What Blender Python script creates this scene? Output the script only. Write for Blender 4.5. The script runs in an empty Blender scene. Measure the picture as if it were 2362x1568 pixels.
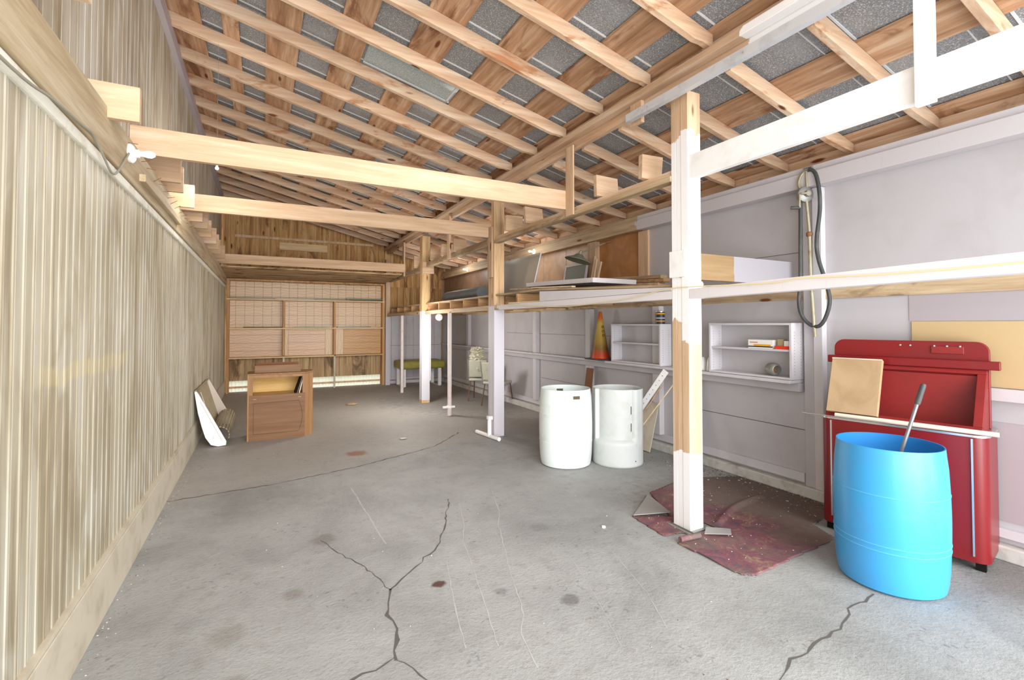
import bpy, bmesh, math, random
from mathutils import Vector, Matrix, noise as mnoise
random.seed(7)
scene = bpy.context.scene
COL = scene.collection
V = Vector
# ------------------------------------------------------------------ camera
F, YAW, PITCH, CY, EYE = 1109.14, .4785, .0217, 723.2, 1.6
cd = bpy.data.cameras.new('camera'); cam = bpy.data.objects.new('camera', cd); COL.objects.link(cam)
cd.sensor_fit = 'HORIZONTAL'; cd.sensor_width = 36; cd.lens = F / 2362 * 36
cd.shift_y = -(784 - CY) / 2362; cd.clip_start = .02; cd.clip_end = 200
fw = V((math.sin(YAW) * math.cos(PITCH), math.cos(YAW) * math.cos(PITCH), math.sin(PITCH)))
rt = V((math.cos(YAW), -math.sin(YAW), 0)); up = rt.cross(fw)
cam.matrix_world = Matrix.Translation((0, 0, EYE)) @ Matrix((rt, up, -fw)).transposed().to_4x4()
scene.camera = cam
# ------------------------------------------------------------------ light
w = bpy.data.worlds.new('world'); scene.world = w; w.use_nodes = True
bg = w.node_tree.nodes['Background']; bg.inputs[0].default_value = (.92, .96, 1, 1); bg.inputs[1].default_value = 1.35
def lamp(name, kind, loc, energy, color=(1, 1, 1), target=None, **k):
    d = bpy.data.lights.new(name, kind); d.energy = energy; d.color = color
    for a, b in k.items(): setattr(d, a, b)
    o = bpy.data.objects.new(name, d); COL.objects.link(o); o.location = loc
    if target: o.rotation_euler = (V(target) - V(loc)).to_track_quat('-Z', 'Y').to_euler()
    return o
# low daylight coming straight in through the open front of the shed
lamp('daylight', 'SUN', (1, -4, 3), 5.2, (.98, .99, 1), target=(.1, 12, -.3), angle=math.radians(70))
# the photographer's flash, held just above the camera
lamp('camera_flash', 'POINT', (0.05, -.05, 2.0), 36, (1, .98, .95), shadow_soft_size=.04)
# added fill low in the open doorway, tilted up to brighten the roof
lamp('doorway_fill', 'AREA', (1.4, -1.6, .7), 95, (.96, .985, 1), target=(1.4, 6, 5.2), shape='RECTANGLE', size=4.5, size_y=1.6)
scene.view_settings.view_transform = 'Standard'; scene.view_settings.look = 'None'
scene.view_settings.exposure = .62; scene.view_settings.gamma = 1; scene.view_settings.use_curve_mapping = False

XL, XU, XR, XP, YB = -.779, -.87, 4.547, 2.954, 12.8
# ------------------------------------------------------------------ colours, materials
def C(r, g, b):
    f = lambda c: (c / 255 / 12.92) if c / 255 <= .04045 else ((c / 255 + .055) / 1.055) ** 2.4
    return (f(r), f(g), f(b), 1)
class NT:
    def __init__(s, name, rough=.75, spec=.3, metal=0):
        s.mat = bpy.data.materials.new(name); s.mat.use_nodes = True; s.t = s.mat.node_tree
        s.b = s.t.nodes['Principled BSDF']; s.b.inputs['Roughness'].default_value = rough
        s.b.inputs['Specular IOR Level'].default_value = spec; s.b.inputs['Metallic'].default_value = metal
        s.geo = None
    def n(s, ty, **k):
        x = s.t.nodes.new(ty)
        for a, b in k.items(): setattr(x, a, b)
        return x
    def l(s, a, b): s.t.links.new(a, b)
    def val(s, sock, v):
        if hasattr(v, 'is_output') or isinstance(v, bpy.types.NodeSocket): s.l(v, sock)
        else: sock.default_value = v
    def pos(s):
        if not s.geo: s.geo = s.n('ShaderNodeNewGeometry')
        return s.geo.outputs['Position']
    def sep(s):
        if not hasattr(s, '_sep'):
            s._sep = s.n('ShaderNodeSeparateXYZ'); s.l(s.pos(), s._sep.inputs[0])
        return s._sep.outputs
    def scaled(s, sc, add=None):
        m = s.n('ShaderNodeVectorMath', operation='MULTIPLY'); s.l(s.pos(), m.inputs[0]); m.inputs[1].default_value = sc
        if add is None: return m.outputs[0]
        a = s.n('ShaderNodeVectorMath', operation='ADD'); s.l(m.outputs[0], a.inputs[0]); s.l(add, a.inputs[1]); return a.outputs[0]
    def noise(s, vec, scale=1, detail=4, rough=.55, dist=0):
        x = s.n('ShaderNodeTexNoise'); s.l(vec, x.inputs['Vector']); x.inputs['Scale'].default_value = scale
        x.inputs['Detail'].default_value = detail; x.inputs['Roughness'].default_value = rough; x.inputs['Distortion'].default_value = dist
        return x.outputs['Fac']
    def m(s, op, a, b=0, c=0, clamp=False):
        x = s.n('ShaderNodeMath', operation=op, use_clamp=clamp); s.val(x.inputs[0], a); s.val(x.inputs[1], b); s.val(x.inputs[2], c); return x.outputs[0]
    def step(s, v, a, b):
        x = s.n('ShaderNodeMapRange', interpolation_type='SMOOTHSTEP'); s.val(x.inputs[0], v); x.inputs[1].default_value = a; x.inputs[2].default_value = b
        return x.outputs[0]
    def mix(s, f, a, b, mode='MIX'):
        x = s.n('ShaderNodeMix', data_type='RGBA', blend_type=mode); s.val(x.inputs[0], f); s.val(x.inputs[6], a); s.val(x.inputs[7], b); return x.outputs[2]
    def ramp(s, v, stops):
        x = s.n('ShaderNodeValToRGB'); s.l(v, x.inputs[0]); e = x.color_ramp.elements
        e[0].position, e[0].color = stops[0]; e[1].position, e[1].color = stops[-1]
        for p, c in stops[1:-1]:
            q = e.new(p); q.color = c
        return x.outputs[0]
    def rnd(s):
        return s.n('ShaderNodeObjectInfo').outputs['Random']
    def bump(s, h, strength=.3, dist=.01):
        x = s.n('ShaderNodeBump'); x.inputs['Strength'].default_value = strength; x.inputs['Distance'].default_value = dist
        s.l(h, x.inputs['Height']); s.l(x.outputs[0], s.b.inputs['Normal'])
    def col(s, c): s.val(s.b.inputs['Base Color'], c)
AX = {'x': (.9, 14, 14), 'y': (14, .9, 14), 'z': (14, 14, .9)}
def wood_color(t, axis, dark, mid, light, stain=None, amt=.3, knots=True):
    r = t.rnd()
    off = t.n('ShaderNodeCombineXYZ'); q = t.m('MULTIPLY', r, 37.0)
    for i in range(3): t.l(q, off.inputs[i])
    v = t.scaled(AX[axis], off.outputs[0])
    g = t.noise(v, 1, 6, .6, .35)
    c = t.ramp(g, [(.3, dark), (.5, mid), (.7, light)])
    fine = t.noise(t.scaled(tuple(a * 5 for a in AX[axis])), 1, 3)
    c = t.mix(t.m('MULTIPLY', t.step(fine, .45, .75), .35), c, dark)
    tone = t.m('ADD', t.m('MULTIPLY', r, .28), .86)
    tc = t.n('ShaderNodeCombineColor')
    for i in range(3): t.l(tone, tc.inputs[i])
    c = t.mix(1, c, tc.outputs[0], 'MULTIPLY')
    if knots:
        k = t.n('ShaderNodeTexVoronoi'); t.l(t.scaled({'x': (1.6, 6, 6), 'y': (6, 1.6, 6), 'z': (6, 6, 1.6)}[axis], off.outputs[0]), k.inputs['Vector'])
        k.inputs['Scale'].default_value = 1
        c = t.mix(t.m('SUBTRACT', 1, t.step(k.outputs['Distance'], .07, .14)), c, C(112, 62, 36))
    if stain:
        sn = t.noise(t.scaled({'x': (1.3, 4, 4), 'y': (4, 1.3, 4), 'z': (4, 4, 1.3)}[axis], off.outputs[0]), 1, 5, .65, .7)
        f = t.step(sn, .62 - amt * .35, .72 - amt * .2)
        c = t.mix(t.m('MULTIPLY', f, .85), c, stain)
    return c, g
def wood(name, axis, dark, mid, light, stain=None, amt=.3, knots=True, rough=.75):
    t = NT(name, rough, .25); c, g = wood_color(t, axis, dark, mid, light, stain, amt, knots); t.col(c); t.bump(g, .35, .006)
    return t.mat
FRAME = dict(dark=C(188, 150, 120), mid=C(212, 180, 150), light=C(230, 208, 184))
TIE = dict(dark=C(182, 150, 120), mid=C(202, 170, 138), light=C(218, 192, 164))
BOARD = dict(dark=C(156, 116, 86), mid=C(194, 152, 118), light=C(220, 190, 160))
GREY = dict(dark=C(150, 126, 98), mid=C(184, 160, 128), light=C(206, 186, 156))
M = {}
M['rafter'] = wood('rafter_wood', 'x', **FRAME, stain=C(172, 112, 70), amt=.15)
M['tie'] = wood('tie_beam_wood', 'x', **TIE, knots=False)
M['board'] = wood('roof_board_wood', 'y', **BOARD, stain=C(126, 82, 54), amt=.25)
M['purlin'] = wood('beam_wood_along', 'y', **FRAME, stain=C(150, 112, 78), amt=.2)
M['upright'] = wood('upright_wood', 'z', **TIE)
M['stub'] = wood('stub_wood', 'x', **TIE, knots=False)
M['greyw'] = wood('weathered_wood', 'y', **GREY, stain=C(140, 112, 84), amt=.3)
M['joist'] = wood('joist_wood', 'x', C(150, 108, 70), C(186, 144, 100), C(206, 170, 128))
M['brownboards'] = wood('back_wall_wood', 'z', C(156, 112, 68), C(202, 158, 104), C(224, 190, 138), stain=C(124, 80, 48), amt=.28)
M['brownlow'] = wood('back_lower_wood', 'z', C(140, 112, 80), C(184, 154, 116), C(208, 182, 142), stain=C(110, 86, 62), amt=.28)
M['shelfwood'] = wood('shelf_wood', 'x', C(206, 172, 126), C(226, 196, 150), C(238, 214, 174), knots=False)
M['upshelf'] = wood('shelf_upright_wood', 'z', C(176, 130, 84), C(204, 160, 112), C(220, 182, 134), knots=False)
M['loft'] = wood('loft_plywood', 'x', C(150, 118, 86), C(186, 156, 118), C(206, 180, 142), stain=C(94, 58, 36), amt=.38, knots=False)
M['lath'] = wood('pale_lath', 'z', C(196, 164, 126), C(216, 188, 150), C(230, 206, 172), knots=False)
M['cabwood'] = wood('cabinet_veneer', 'x', C(116, 80, 50), C(130, 92, 60), C(142, 104, 72), knots=False, rough=.45)
M['cabedge'] = wood('cabinet_edge_veneer', 'z', C(142, 102, 64), C(160, 118, 78), C(172, 132, 90), knots=False, rough=.5)
M['cabin'] = wood('cabinet_inside', 'x', C(200, 158, 92), C(222, 182, 116), C(230, 196, 134), knots=False)
def plain(name, c, rough=.6, spec=.4, metal=0, var=.0, dirt=None, dscale=3, bump=0):
    t = NT(name, rough, spec, metal)
    cc = c
    if dirt or var:
        n1 = t.noise(t.pos(), dscale, 5, .6, .5)
        cc = t.mix(t.m('MULTIPLY', t.step(n1, .45, .78), .75 if dirt else var), c, dirt or tuple(x * .75 for x in c[:3]) + (1,))
    t.col(cc)
    if bump: t.bump(t.noise(t.pos(), 40, 4), bump, .004)
    return t.mat
M['white'] = plain('white_paint', C(246, 245, 244), .5, .4, dirt=C(226, 220, 214), dscale=5)
M['lav'] = plain('lavender_paint', C(193, 189, 192), .65, .35, dirt=C(182, 176, 178), dscale=2.5)
M['lav2'] = plain('pale_lavender_paint', C(210, 206, 210), .6, .35, dirt=C(198, 190, 188), dscale=3)
M['pinklav'] = plain('pinkish_paint', C(226, 214, 210), .6, .3, dirt=C(208, 184, 168), dscale=4)
M['greylav'] = plain('grey_mauve_panel', C(178, 168, 172), .6, .3)
M['cream'] = plain('cream_board', C(206, 178, 134), .6, .3, var=.15)
M['porcelain'] = plain('white_porcelain', C(244, 242, 238), .2, .6)
M['bulb'] = plain('frosted_bulb', C(236, 238, 240), .1, .7)
M['bulb'].node_tree.nodes['Principled BSDF'].inputs['Emission Color'].default_value = (1, .97, .93, 1)
M['bulb'].node_tree.nodes['Principled BSDF'].inputs['Emission Strength'].default_value = .6
M['steel'] = plain('galvanised_rail', C(206, 208, 212), .4, .5, .15, dirt=C(180, 182, 186), dscale=8)
M['greymetal'] = plain('grey_cast_metal', C(150, 150, 146), .45, .5, .4, dirt=C(132, 104, 76), dscale=9)
M['rustpipe'] = plain('old_pipe', C(176, 168, 144), .5, .4, .3, dirt=C(130, 98, 62), dscale=7)
M['rodsteel'] = plain('dull_steel_rod', C(132, 132, 134), .35, .5, .4)
M['rust'] = plain('rusty_iron', C(140, 98, 68), .7, .3, .2)
M['rubber'] = plain('black_rubber', C(66, 68, 68), .5, .4, dirt=C(96, 96, 90), dscale=6)
M['dark'] = plain('dark_gap', C(26, 22, 20), .9, .1)
M['crack'] = plain('crack_dark', C(98, 94, 90), .9, .1)
M['scratch'] = plain('pale_scratch', C(178, 177, 174), .9, .1)
M['plasticwhite'] = plain('white_plastic_drum', C(226, 234, 232), .35, .5, dirt=C(204, 208, 196), dscale=4)
M['plasticgrey'] = plain('grey_plastic_drum', C(206, 209, 207), .45, .4, dirt=C(192, 190, 182), dscale=5)
M['blue'] = plain('blue_plastic_drum', C(62, 156, 212), .33, .5, dirt=C(78, 146, 208), dscale=3)
M['bluein'] = plain('blue_plastic_inside', C(44, 132, 200), .45, .4)
M['blueseam'] = plain('scuffed_blue_seam', C(88, 172, 218), .5, .4)
M['red'] = plain('red_enamel', C(124, 20, 24), .3, .5, dirt=C(112, 36, 40), dscale=4)
M['redin'] = plain('red_enamel_inner', C(134, 34, 32), .45, .4, dirt=C(112, 30, 30), dscale=3)
M['chrome'] = plain('dull_chrome', C(214, 214, 212), .25, .5, .85)
M['card'] = plain('cardboard', C(178, 150, 116), .85, .2, dirt=C(156, 128, 94), dscale=4)
M['green'] = plain('olive_vinyl', C(160, 152, 70), .45, .4, dirt=C(116, 112, 44), dscale=6)
M['greenmetal'] = plain('dull_green_glass_edge', C(82, 106, 84), .3, .5)
M['creamvinyl'] = plain('cream_vinyl', C(188, 186, 168), .4, .4, dirt=C(164, 156, 132), dscale=7)
M['sack'] = plain('dusty_plastic_sack', C(208, 204, 184), .55, .4, dirt=C(176, 168, 140), dscale=9)
M['brownleg'] = plain('brown_steel_leg', C(112, 78, 58), .4, .5, .3)
M['tanslat'] = plain('tan_slatted_metal', C(172, 158, 128), .5, .4, dirt=C(140, 124, 92), dscale=12)
M['whiteenamel'] = plain('white_enamel_metal', C(244, 244, 242), .3, .5)
M['creamenamel'] = plain('cream_enamel', C(224, 212, 196), .35, .4)
M['darkslat'] = plain('dark_slat', C(92, 78, 58), .6, .3)
M['wire'] = plain('yellowed_cable', C(222, 208, 160), .5, .3)
M['greywire'] = plain('grey_cable', C(150, 146, 130), .6, .3)
M['cone_orange'] = None
M['glassdust'] = plain('dusty_pane', C(150, 146, 140), .25, .5, var=.3)
M['screen'] = plain('fly_screen', C(132, 136, 126), .6, .3)
M['shade'] = plain('green_enamel_shade', C(132, 140, 124), .4, .4)
M['ductm'] = plain('dark_duct', C(124, 130, 136), .35, .5, .5)
M['backing'] = plain('grey_rug_backing', C(156, 152, 148), .9, .1)
M['whitebox'] = plain('white_card', C(240, 238, 232), .6, .3)
M['orange'] = plain('orange_print', C(236, 164, 34), .6, .3)
M['redprint'] = plain('red_print', C(230, 60, 36), .6, .3)
M['canblue'] = plain('dark_can_label', C(48, 56, 72), .4, .4)
M['brownbox'] = plain('brown_box_inside', C(176, 160, 122), .8, .2)
M['redbrown'] = plain('reddish_board', C(132, 84, 52), .6, .3, var=.3)
M['dirt'] = plain('dirt_chip', C(118, 108, 98), .95, .1, var=.5)
M['palechip'] = plain('pale_chip', C(190, 186, 180), .9, .1)
M['concrete'] = plain('concrete_curb', C(206, 202, 196), .9, .2, dirt=C(150, 140, 128), dscale=7, bump=.4)
M['skirt'] = plain('beige_painted_board', C(206, 196, 176), .6, .3, dirt=C(164, 150, 124), dscale=4)
M['platem'] = wood('left_plate_wood', 'y', C(164, 140, 108), C(192, 172, 140), C(212, 198, 170), knots=False)
M['plasterm'] = plain('whitewashed_edge', C(232, 228, 214), .7, .3, dirt=C(196, 184, 158), dscale=9)

def left_wall_mat(name, bw, base, light, brown, grain=.1):
    t = NT(name, .5, .4); s = t.sep()
    idn = t.n('ShaderNodeTexWhiteNoise', noise_dimensions='1D'); t.l(t.m('FLOOR', t.m('DIVIDE', s[1], bw)), idn.inputs['W'])
    off = t.n('ShaderNodeCombineXYZ'); t.l(t.m('MULTIPLY', idn.outputs['Value'], 9), off.inputs[2])
    n1 = t.noise(t.scaled((1, 9, grain * 7), off.outputs[0]), 1, 5, .6, .6)
    c = t.ramp(n1, [(.28, brown), (.46, base), (.68, light)])
    n2 = t.noise(t.scaled((1, 2.4, .8)), 1, 4, .6, .8)
    c = t.mix(t.m('MULTIPLY', t.step(n2, .46, .66), .62), c, brown)
    n3 = t.noise(t.scaled((1, 3.1, 1.3)), 1, 3, .6, .8)
    c = t.mix(t.m('MULTIPLY', t.step(n3, .55, .7), .6), c, light)
    if bw < .1:   # faded yellow smear
        sy = t.m('MULTIPLY', t.step(s[1], 2.4, 2.7), t.m('SUBTRACT', 1, t.step(s[1], 3.8, 4.05))); zz = t.m('ADD', s[2], t.m('MULTIPLY', t.m('SUBTRACT', n3, .5), .12))
        sz = t.m('MULTIPLY', t.step(zz, 1.33, 1.36), t.m('SUBTRACT', 1, t.step(zz, 1.41, 1.44)))
        c = t.mix(t.m('MULTIPLY', t.m('MULTIPLY', sy, sz), .3), c, C(214, 194, 134))
    tone = t.m('ADD', t.m('MULTIPLY', idn.outputs['Value'], .14), .88)
    tc = t.n('ShaderNodeCombineColor')
    for i in range(3): t.l(tone, tc.inputs[i])
    t.col(t.mix(1, c, tc.outputs[0], 'MULTIPLY')); t.bump(n1, .2, .004)
    return t.mat
M['leftwall'] = left_wall_mat('beaded_wall_boards', .0855, C(184, 174, 150), C(206, 201, 186), C(146, 130, 102))
M['leftup'] = left_wall_mat('upper_wall_boards', .11, C(190, 180, 160), C(214, 210, 200), C(152, 130, 96))
def gm(name, c, a):
    return None
# floor --------------------------------------------------------------
def floor_mat():
    t = NT('concrete_floor', .62, .3); s = t.sep()
    n1 = t.noise(t.pos(), 1.1, 7, .65, .4); n2 = t.noise(t.pos(), 9, 5, .7); n3 = t.noise(t.scaled((1, 1, 1)), 45, 3, .7)
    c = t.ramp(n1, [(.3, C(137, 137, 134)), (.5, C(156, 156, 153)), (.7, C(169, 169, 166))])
    c = t.mix(t.m('MULTIPLY', t.step(n2, .48, .72), .4), c, C(132, 128, 122))
    c = t.mix(t.m('MULTIPLY', t.step(n3, .56, .72), .35), c, C(112, 108, 104))
    # brownish older slab beyond the joint, lightened to offset light lost with depth
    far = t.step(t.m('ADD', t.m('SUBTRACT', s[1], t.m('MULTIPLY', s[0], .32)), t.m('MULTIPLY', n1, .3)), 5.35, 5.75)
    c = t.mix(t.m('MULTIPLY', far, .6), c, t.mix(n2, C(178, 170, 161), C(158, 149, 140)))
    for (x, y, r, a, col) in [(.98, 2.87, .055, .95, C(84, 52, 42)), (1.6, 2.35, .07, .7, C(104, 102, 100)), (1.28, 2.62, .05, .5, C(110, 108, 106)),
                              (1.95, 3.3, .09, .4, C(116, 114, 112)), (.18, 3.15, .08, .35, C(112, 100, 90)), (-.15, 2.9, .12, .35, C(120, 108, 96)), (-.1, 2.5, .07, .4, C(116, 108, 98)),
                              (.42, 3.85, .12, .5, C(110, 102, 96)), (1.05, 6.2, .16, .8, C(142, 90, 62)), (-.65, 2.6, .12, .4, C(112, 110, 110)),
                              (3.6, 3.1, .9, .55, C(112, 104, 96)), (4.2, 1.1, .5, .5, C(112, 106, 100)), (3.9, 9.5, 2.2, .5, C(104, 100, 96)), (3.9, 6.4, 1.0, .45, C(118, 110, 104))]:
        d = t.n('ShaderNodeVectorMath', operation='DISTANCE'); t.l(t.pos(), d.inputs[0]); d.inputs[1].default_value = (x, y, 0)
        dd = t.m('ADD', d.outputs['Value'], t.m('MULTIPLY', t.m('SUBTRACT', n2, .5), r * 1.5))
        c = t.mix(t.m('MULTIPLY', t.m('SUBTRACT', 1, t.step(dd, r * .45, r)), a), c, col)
    # speckled black spots near the left front
    sp = t.n('ShaderNodeTexVoronoi'); dv = t.n('ShaderNodeTexNoise'); t.l(t.pos(), dv.inputs['Vector']); dv.inputs['Scale'].default_value = 22; va = t.n('ShaderNodeVectorMath', operation='MULTIPLY_ADD'); t.l(dv.outputs['Color'], va.inputs[0]); va.inputs[1].default_value = (.09, .09, .09); t.l(t.pos(), va.inputs[2]); t.l(va.outputs[0], sp.inputs['Vector']); sp.inputs['Scale'].default_value = 17
    spots = t.m('MULTIPLY', t.m('SUBTRACT', 1, t.step(sp.outputs['Distance'], .12, .3)), t.step(t.noise(t.pos(), 1.9, 3), .53, .62))
    c = t.mix(t.m('MULTIPLY', spots, .45), c, C(98, 96, 95))
    t.col(c); t.bump(t.m('ADD', n2, n3), .45, .008)
    return t.mat
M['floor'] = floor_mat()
def metal_roof():
    t = NT('galvanised_roof_sheet', .5, .5, .0)
    n1 = t.noise(t.pos(), 110, 2, .7); n2 = t.noise(t.pos(), 1.3, 5, .6)
    c = t.ramp(n1, [(.35, C(118, 120, 123)), (.56, C(146, 147, 149)), (.68, C(214, 215, 216))])
    c = t.mix(t.m('MULTIPLY', t.step(n2, .5, .7), .45), c, C(172, 173, 174))
    t.col(c); t.bump(n1, .3, .003); return t.mat
M['roof'] = metal_roof()
M['rib'] = plain('roof_sheet_rib', C(226, 228, 230), .4, .5, .0)
def rug_mat():
    t = NT('worn_red_rug', .95, .1)
    n1 = t.noise(t.pos(), 7, 5, .7, 1.5); n2 = t.noise(t.pos(), 2.5, 5, .65); n3 = t.noise(t.pos(), 60, 3, .8)
    c = t.ramp(n1, [(.34, C(92, 82, 94)), (.45, C(124, 82, 90)), (.56, C(132, 90, 94)), (.68, C(152, 132, 110))])
    s = t.sep()
    near = t.m('MULTIPLY', t.step(s[0], 3.2, 4.5), .45)
    c = t.mix(t.m('MULTIPLY', t.step(t.m('ADD', n2, near), .42, .72), .8), c, C(118, 108, 98))
    c = t.mix(t.m('MULTIPLY', t.step(n3, .64, .74), .5), c, C(176, 168, 158))
    t.col(c); t.bump(t.m('ADD', n1, n3), .5, .01); return t.mat
M['rug'] = rug_mat()
def painted(name, axis, coord, zones, paint, base, wob=.05, nscale=9):
    """bare timber with paint left on the given stretches of its length"""
    t = NT(name, .6, .3); c, g = wood_color(t, axis, **base); s = t.sep()
    v = t.m('ADD', s[coord], t.m('MULTIPLY', t.m('SUBTRACT', t.noise(t.scaled((nscale, nscale, nscale)), 1, 4), .5), wob * 4))
    tot = None
    for a, b in zones:
        f = t.m('MULTIPLY', t.step(v, a - .004, a + .004), t.m('SUBTRACT', 1, t.step(v, b - .004, b + .004)))
        tot = f if tot is None else t.m('MAXIMUM', tot, f)
    ch = t.noise(t.scaled((30, 30, 6)), 1, 4, .7)
    p = t.mix(t.m('MULTIPLY', t.step(ch, .6, .72), .3), paint, tuple(x * .8 for x in paint[:3]) + (1,))
    t.col(t.mix(tot, c, p)); return t.mat
WP = C(246, 243, 243)
M['post_a'] = painted('near_post_paint', 'z', 2, [(-1, .62), (1.6, 1.965), (2.0, 3.08)], WP, TIE, .06)
M['post_a2'] = painted('near_post_face_paint', 'z', 2, [(-1, .60), (1.45, 3.1)], WP, TIE, .06)
M['post_b'] = painted('middle_post_paint', 'z', 2, [(-1, 1.86)], C(212, 207, 214), GREY | dict(light=C(226, 190, 150), mid=C(212, 174, 132)), .01)
M['post_c'] = painted('far_post_paint', 'z', 2, [(.06, 1.86)], C(206, 202, 208), GREY | dict(light=C(222, 188, 140), mid=C(204, 168, 118)), .01)
M['platepaint'] = painted('wall_plate_paint', 'y', 1, [(-5, 4.9)], C(206, 200, 203), GREY, .06)
M['shelfbeam'] = painted('shelf_beam_paint', 'y', 1, [(-5, 6.1)], C(222, 215, 217), GREY, .05)
M['purlinpaint'] = painted('purlin_paint', 'y', 1, [(-5, 2.15)], WP, FRAME, .06)
M['joistpaint'] = painted('patchy_joist_paint', 'x', 0, [(3.62, 9)], C(154, 150, 154), GREY | dict(mid=C(142, 116, 82), light=C(158, 132, 96), dark=C(132, 106, 74)), .01)
def ply(name, axis, a, b, grid=None):
    t = NT(name, .4, .4); s = t.sep()
    n = t.noise(t.scaled({'x': (2, 6, 6), 'z': (6, 6, 2)}[axis]), 1, 4, .6, 2.5)
    wv = t.n('ShaderNodeTexWave', wave_type='BANDS', bands_direction='Z' if axis == 'x' else 'X'); t.l(t.pos(), wv.inputs['Vector'])
    wv.inputs['Scale'].default_value = 5; wv.inputs['Distortion'].default_value = 9; wv.inputs['Detail'].default_value = 2; wv.inputs['Detail Scale'].default_value = .8
    c = t.mix(t.m('MULTIPLY', wv.outputs['Fac'], .5), t.mix(n, a, b), tuple(x * .78 for x in a[:3]) + (1,))
    if grid:
        for ax, st in grid:
            fr = t.m('FRACT', t.m('DIVIDE', s[ax], st)); c = t.mix(t.m('MULTIPLY', t.m('LESS_THAN', fr, .012 / st), .55), c, C(140, 100, 76))
    t.col(c); return t.mat
M['plygrid'] = ply('scribed_plywood', 'x', C(226, 192, 152), C(240, 214, 178), [(0, .19), (2, .225)])
M['plypink'] = ply('pink_plywood', 'x', C(222, 184, 148), C(236, 204, 170), [(2, .19)])
M['plypale'] = ply('pale_plywood', 'z', C(226, 196, 152), C(236, 210, 170))
M['plyorange'] = ply('orange_plywood', 'x', C(208, 160, 104), C(222, 178, 122), [(2, .16)])
M['plywall'] = ply('bare_wall_plywood', 'z', C(178, 122, 72), C(196, 142, 92))
M['plytan'] = ply('tan_wall_plywood', 'z', C(196, 160, 128), C(208, 176, 146))
M['plydark'] = ply('dark_wall_plywood', 'z', C(132, 104, 84), C(152, 124, 102))
def translucent():
    t = NT('translucent_sheet', .5, .3); t.col(C(236, 236, 210)); tr = t.n('ShaderNodeBsdfTranslucent'); tr.inputs[0].default_value = C(252, 252, 232)
    mx = t.n('ShaderNodeMixShader'); mx.inputs[0].default_value = .8; out = t.t.nodes['Material Output']
    t.l(t.b.outputs[0], mx.inputs[1]); t.l(tr.outputs[0], mx.inputs[2]); t.l(mx.outputs[0], out.inputs[0]); return t.mat
M['translucent'] = translucent()
def glass():
    t = NT('hazy_glass', .12, .5); t.col(C(176, 182, 180)); t.b.inputs['Transmission Weight'].default_value = .35; t.b.inputs['Alpha'].default_value = .62
    return t.mat
M['glass'] = glass()
def skylight():
    t = NT('wired_skylight', .2, .5); n = t.noise(t.pos(), 90, 3, .7)
    t.col(t.ramp(n, [(.4, C(150, 164, 166)), (.7, C(206, 216, 216))])); return t.mat
M['sky'] = skylight()
def cone_mat():
    t = NT('faded_traffic_cone', .35, .4); s = t.sep(); n = t.noise(t.pos(), 14, 4)
    v = t.m('ADD', s[2], t.m('MULTIPLY', t.m('SUBTRACT', n, .5), .16))
    c = t.ramp(t.m('DIVIDE', t.m('SUBTRACT', v, 1.05), .75, clamp=True), [(.0, C(214, 76, 30)), (.14, C(190, 62, 36)), (.26, C(126, 92, 40)), (.4, C(164, 130, 56)), (.75, C(190, 164, 84)), (.86, C(196, 104, 40)), (1, C(190, 84, 36))])
    t.col(c); return t.mat
M['cone'] = cone_mat()
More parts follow.
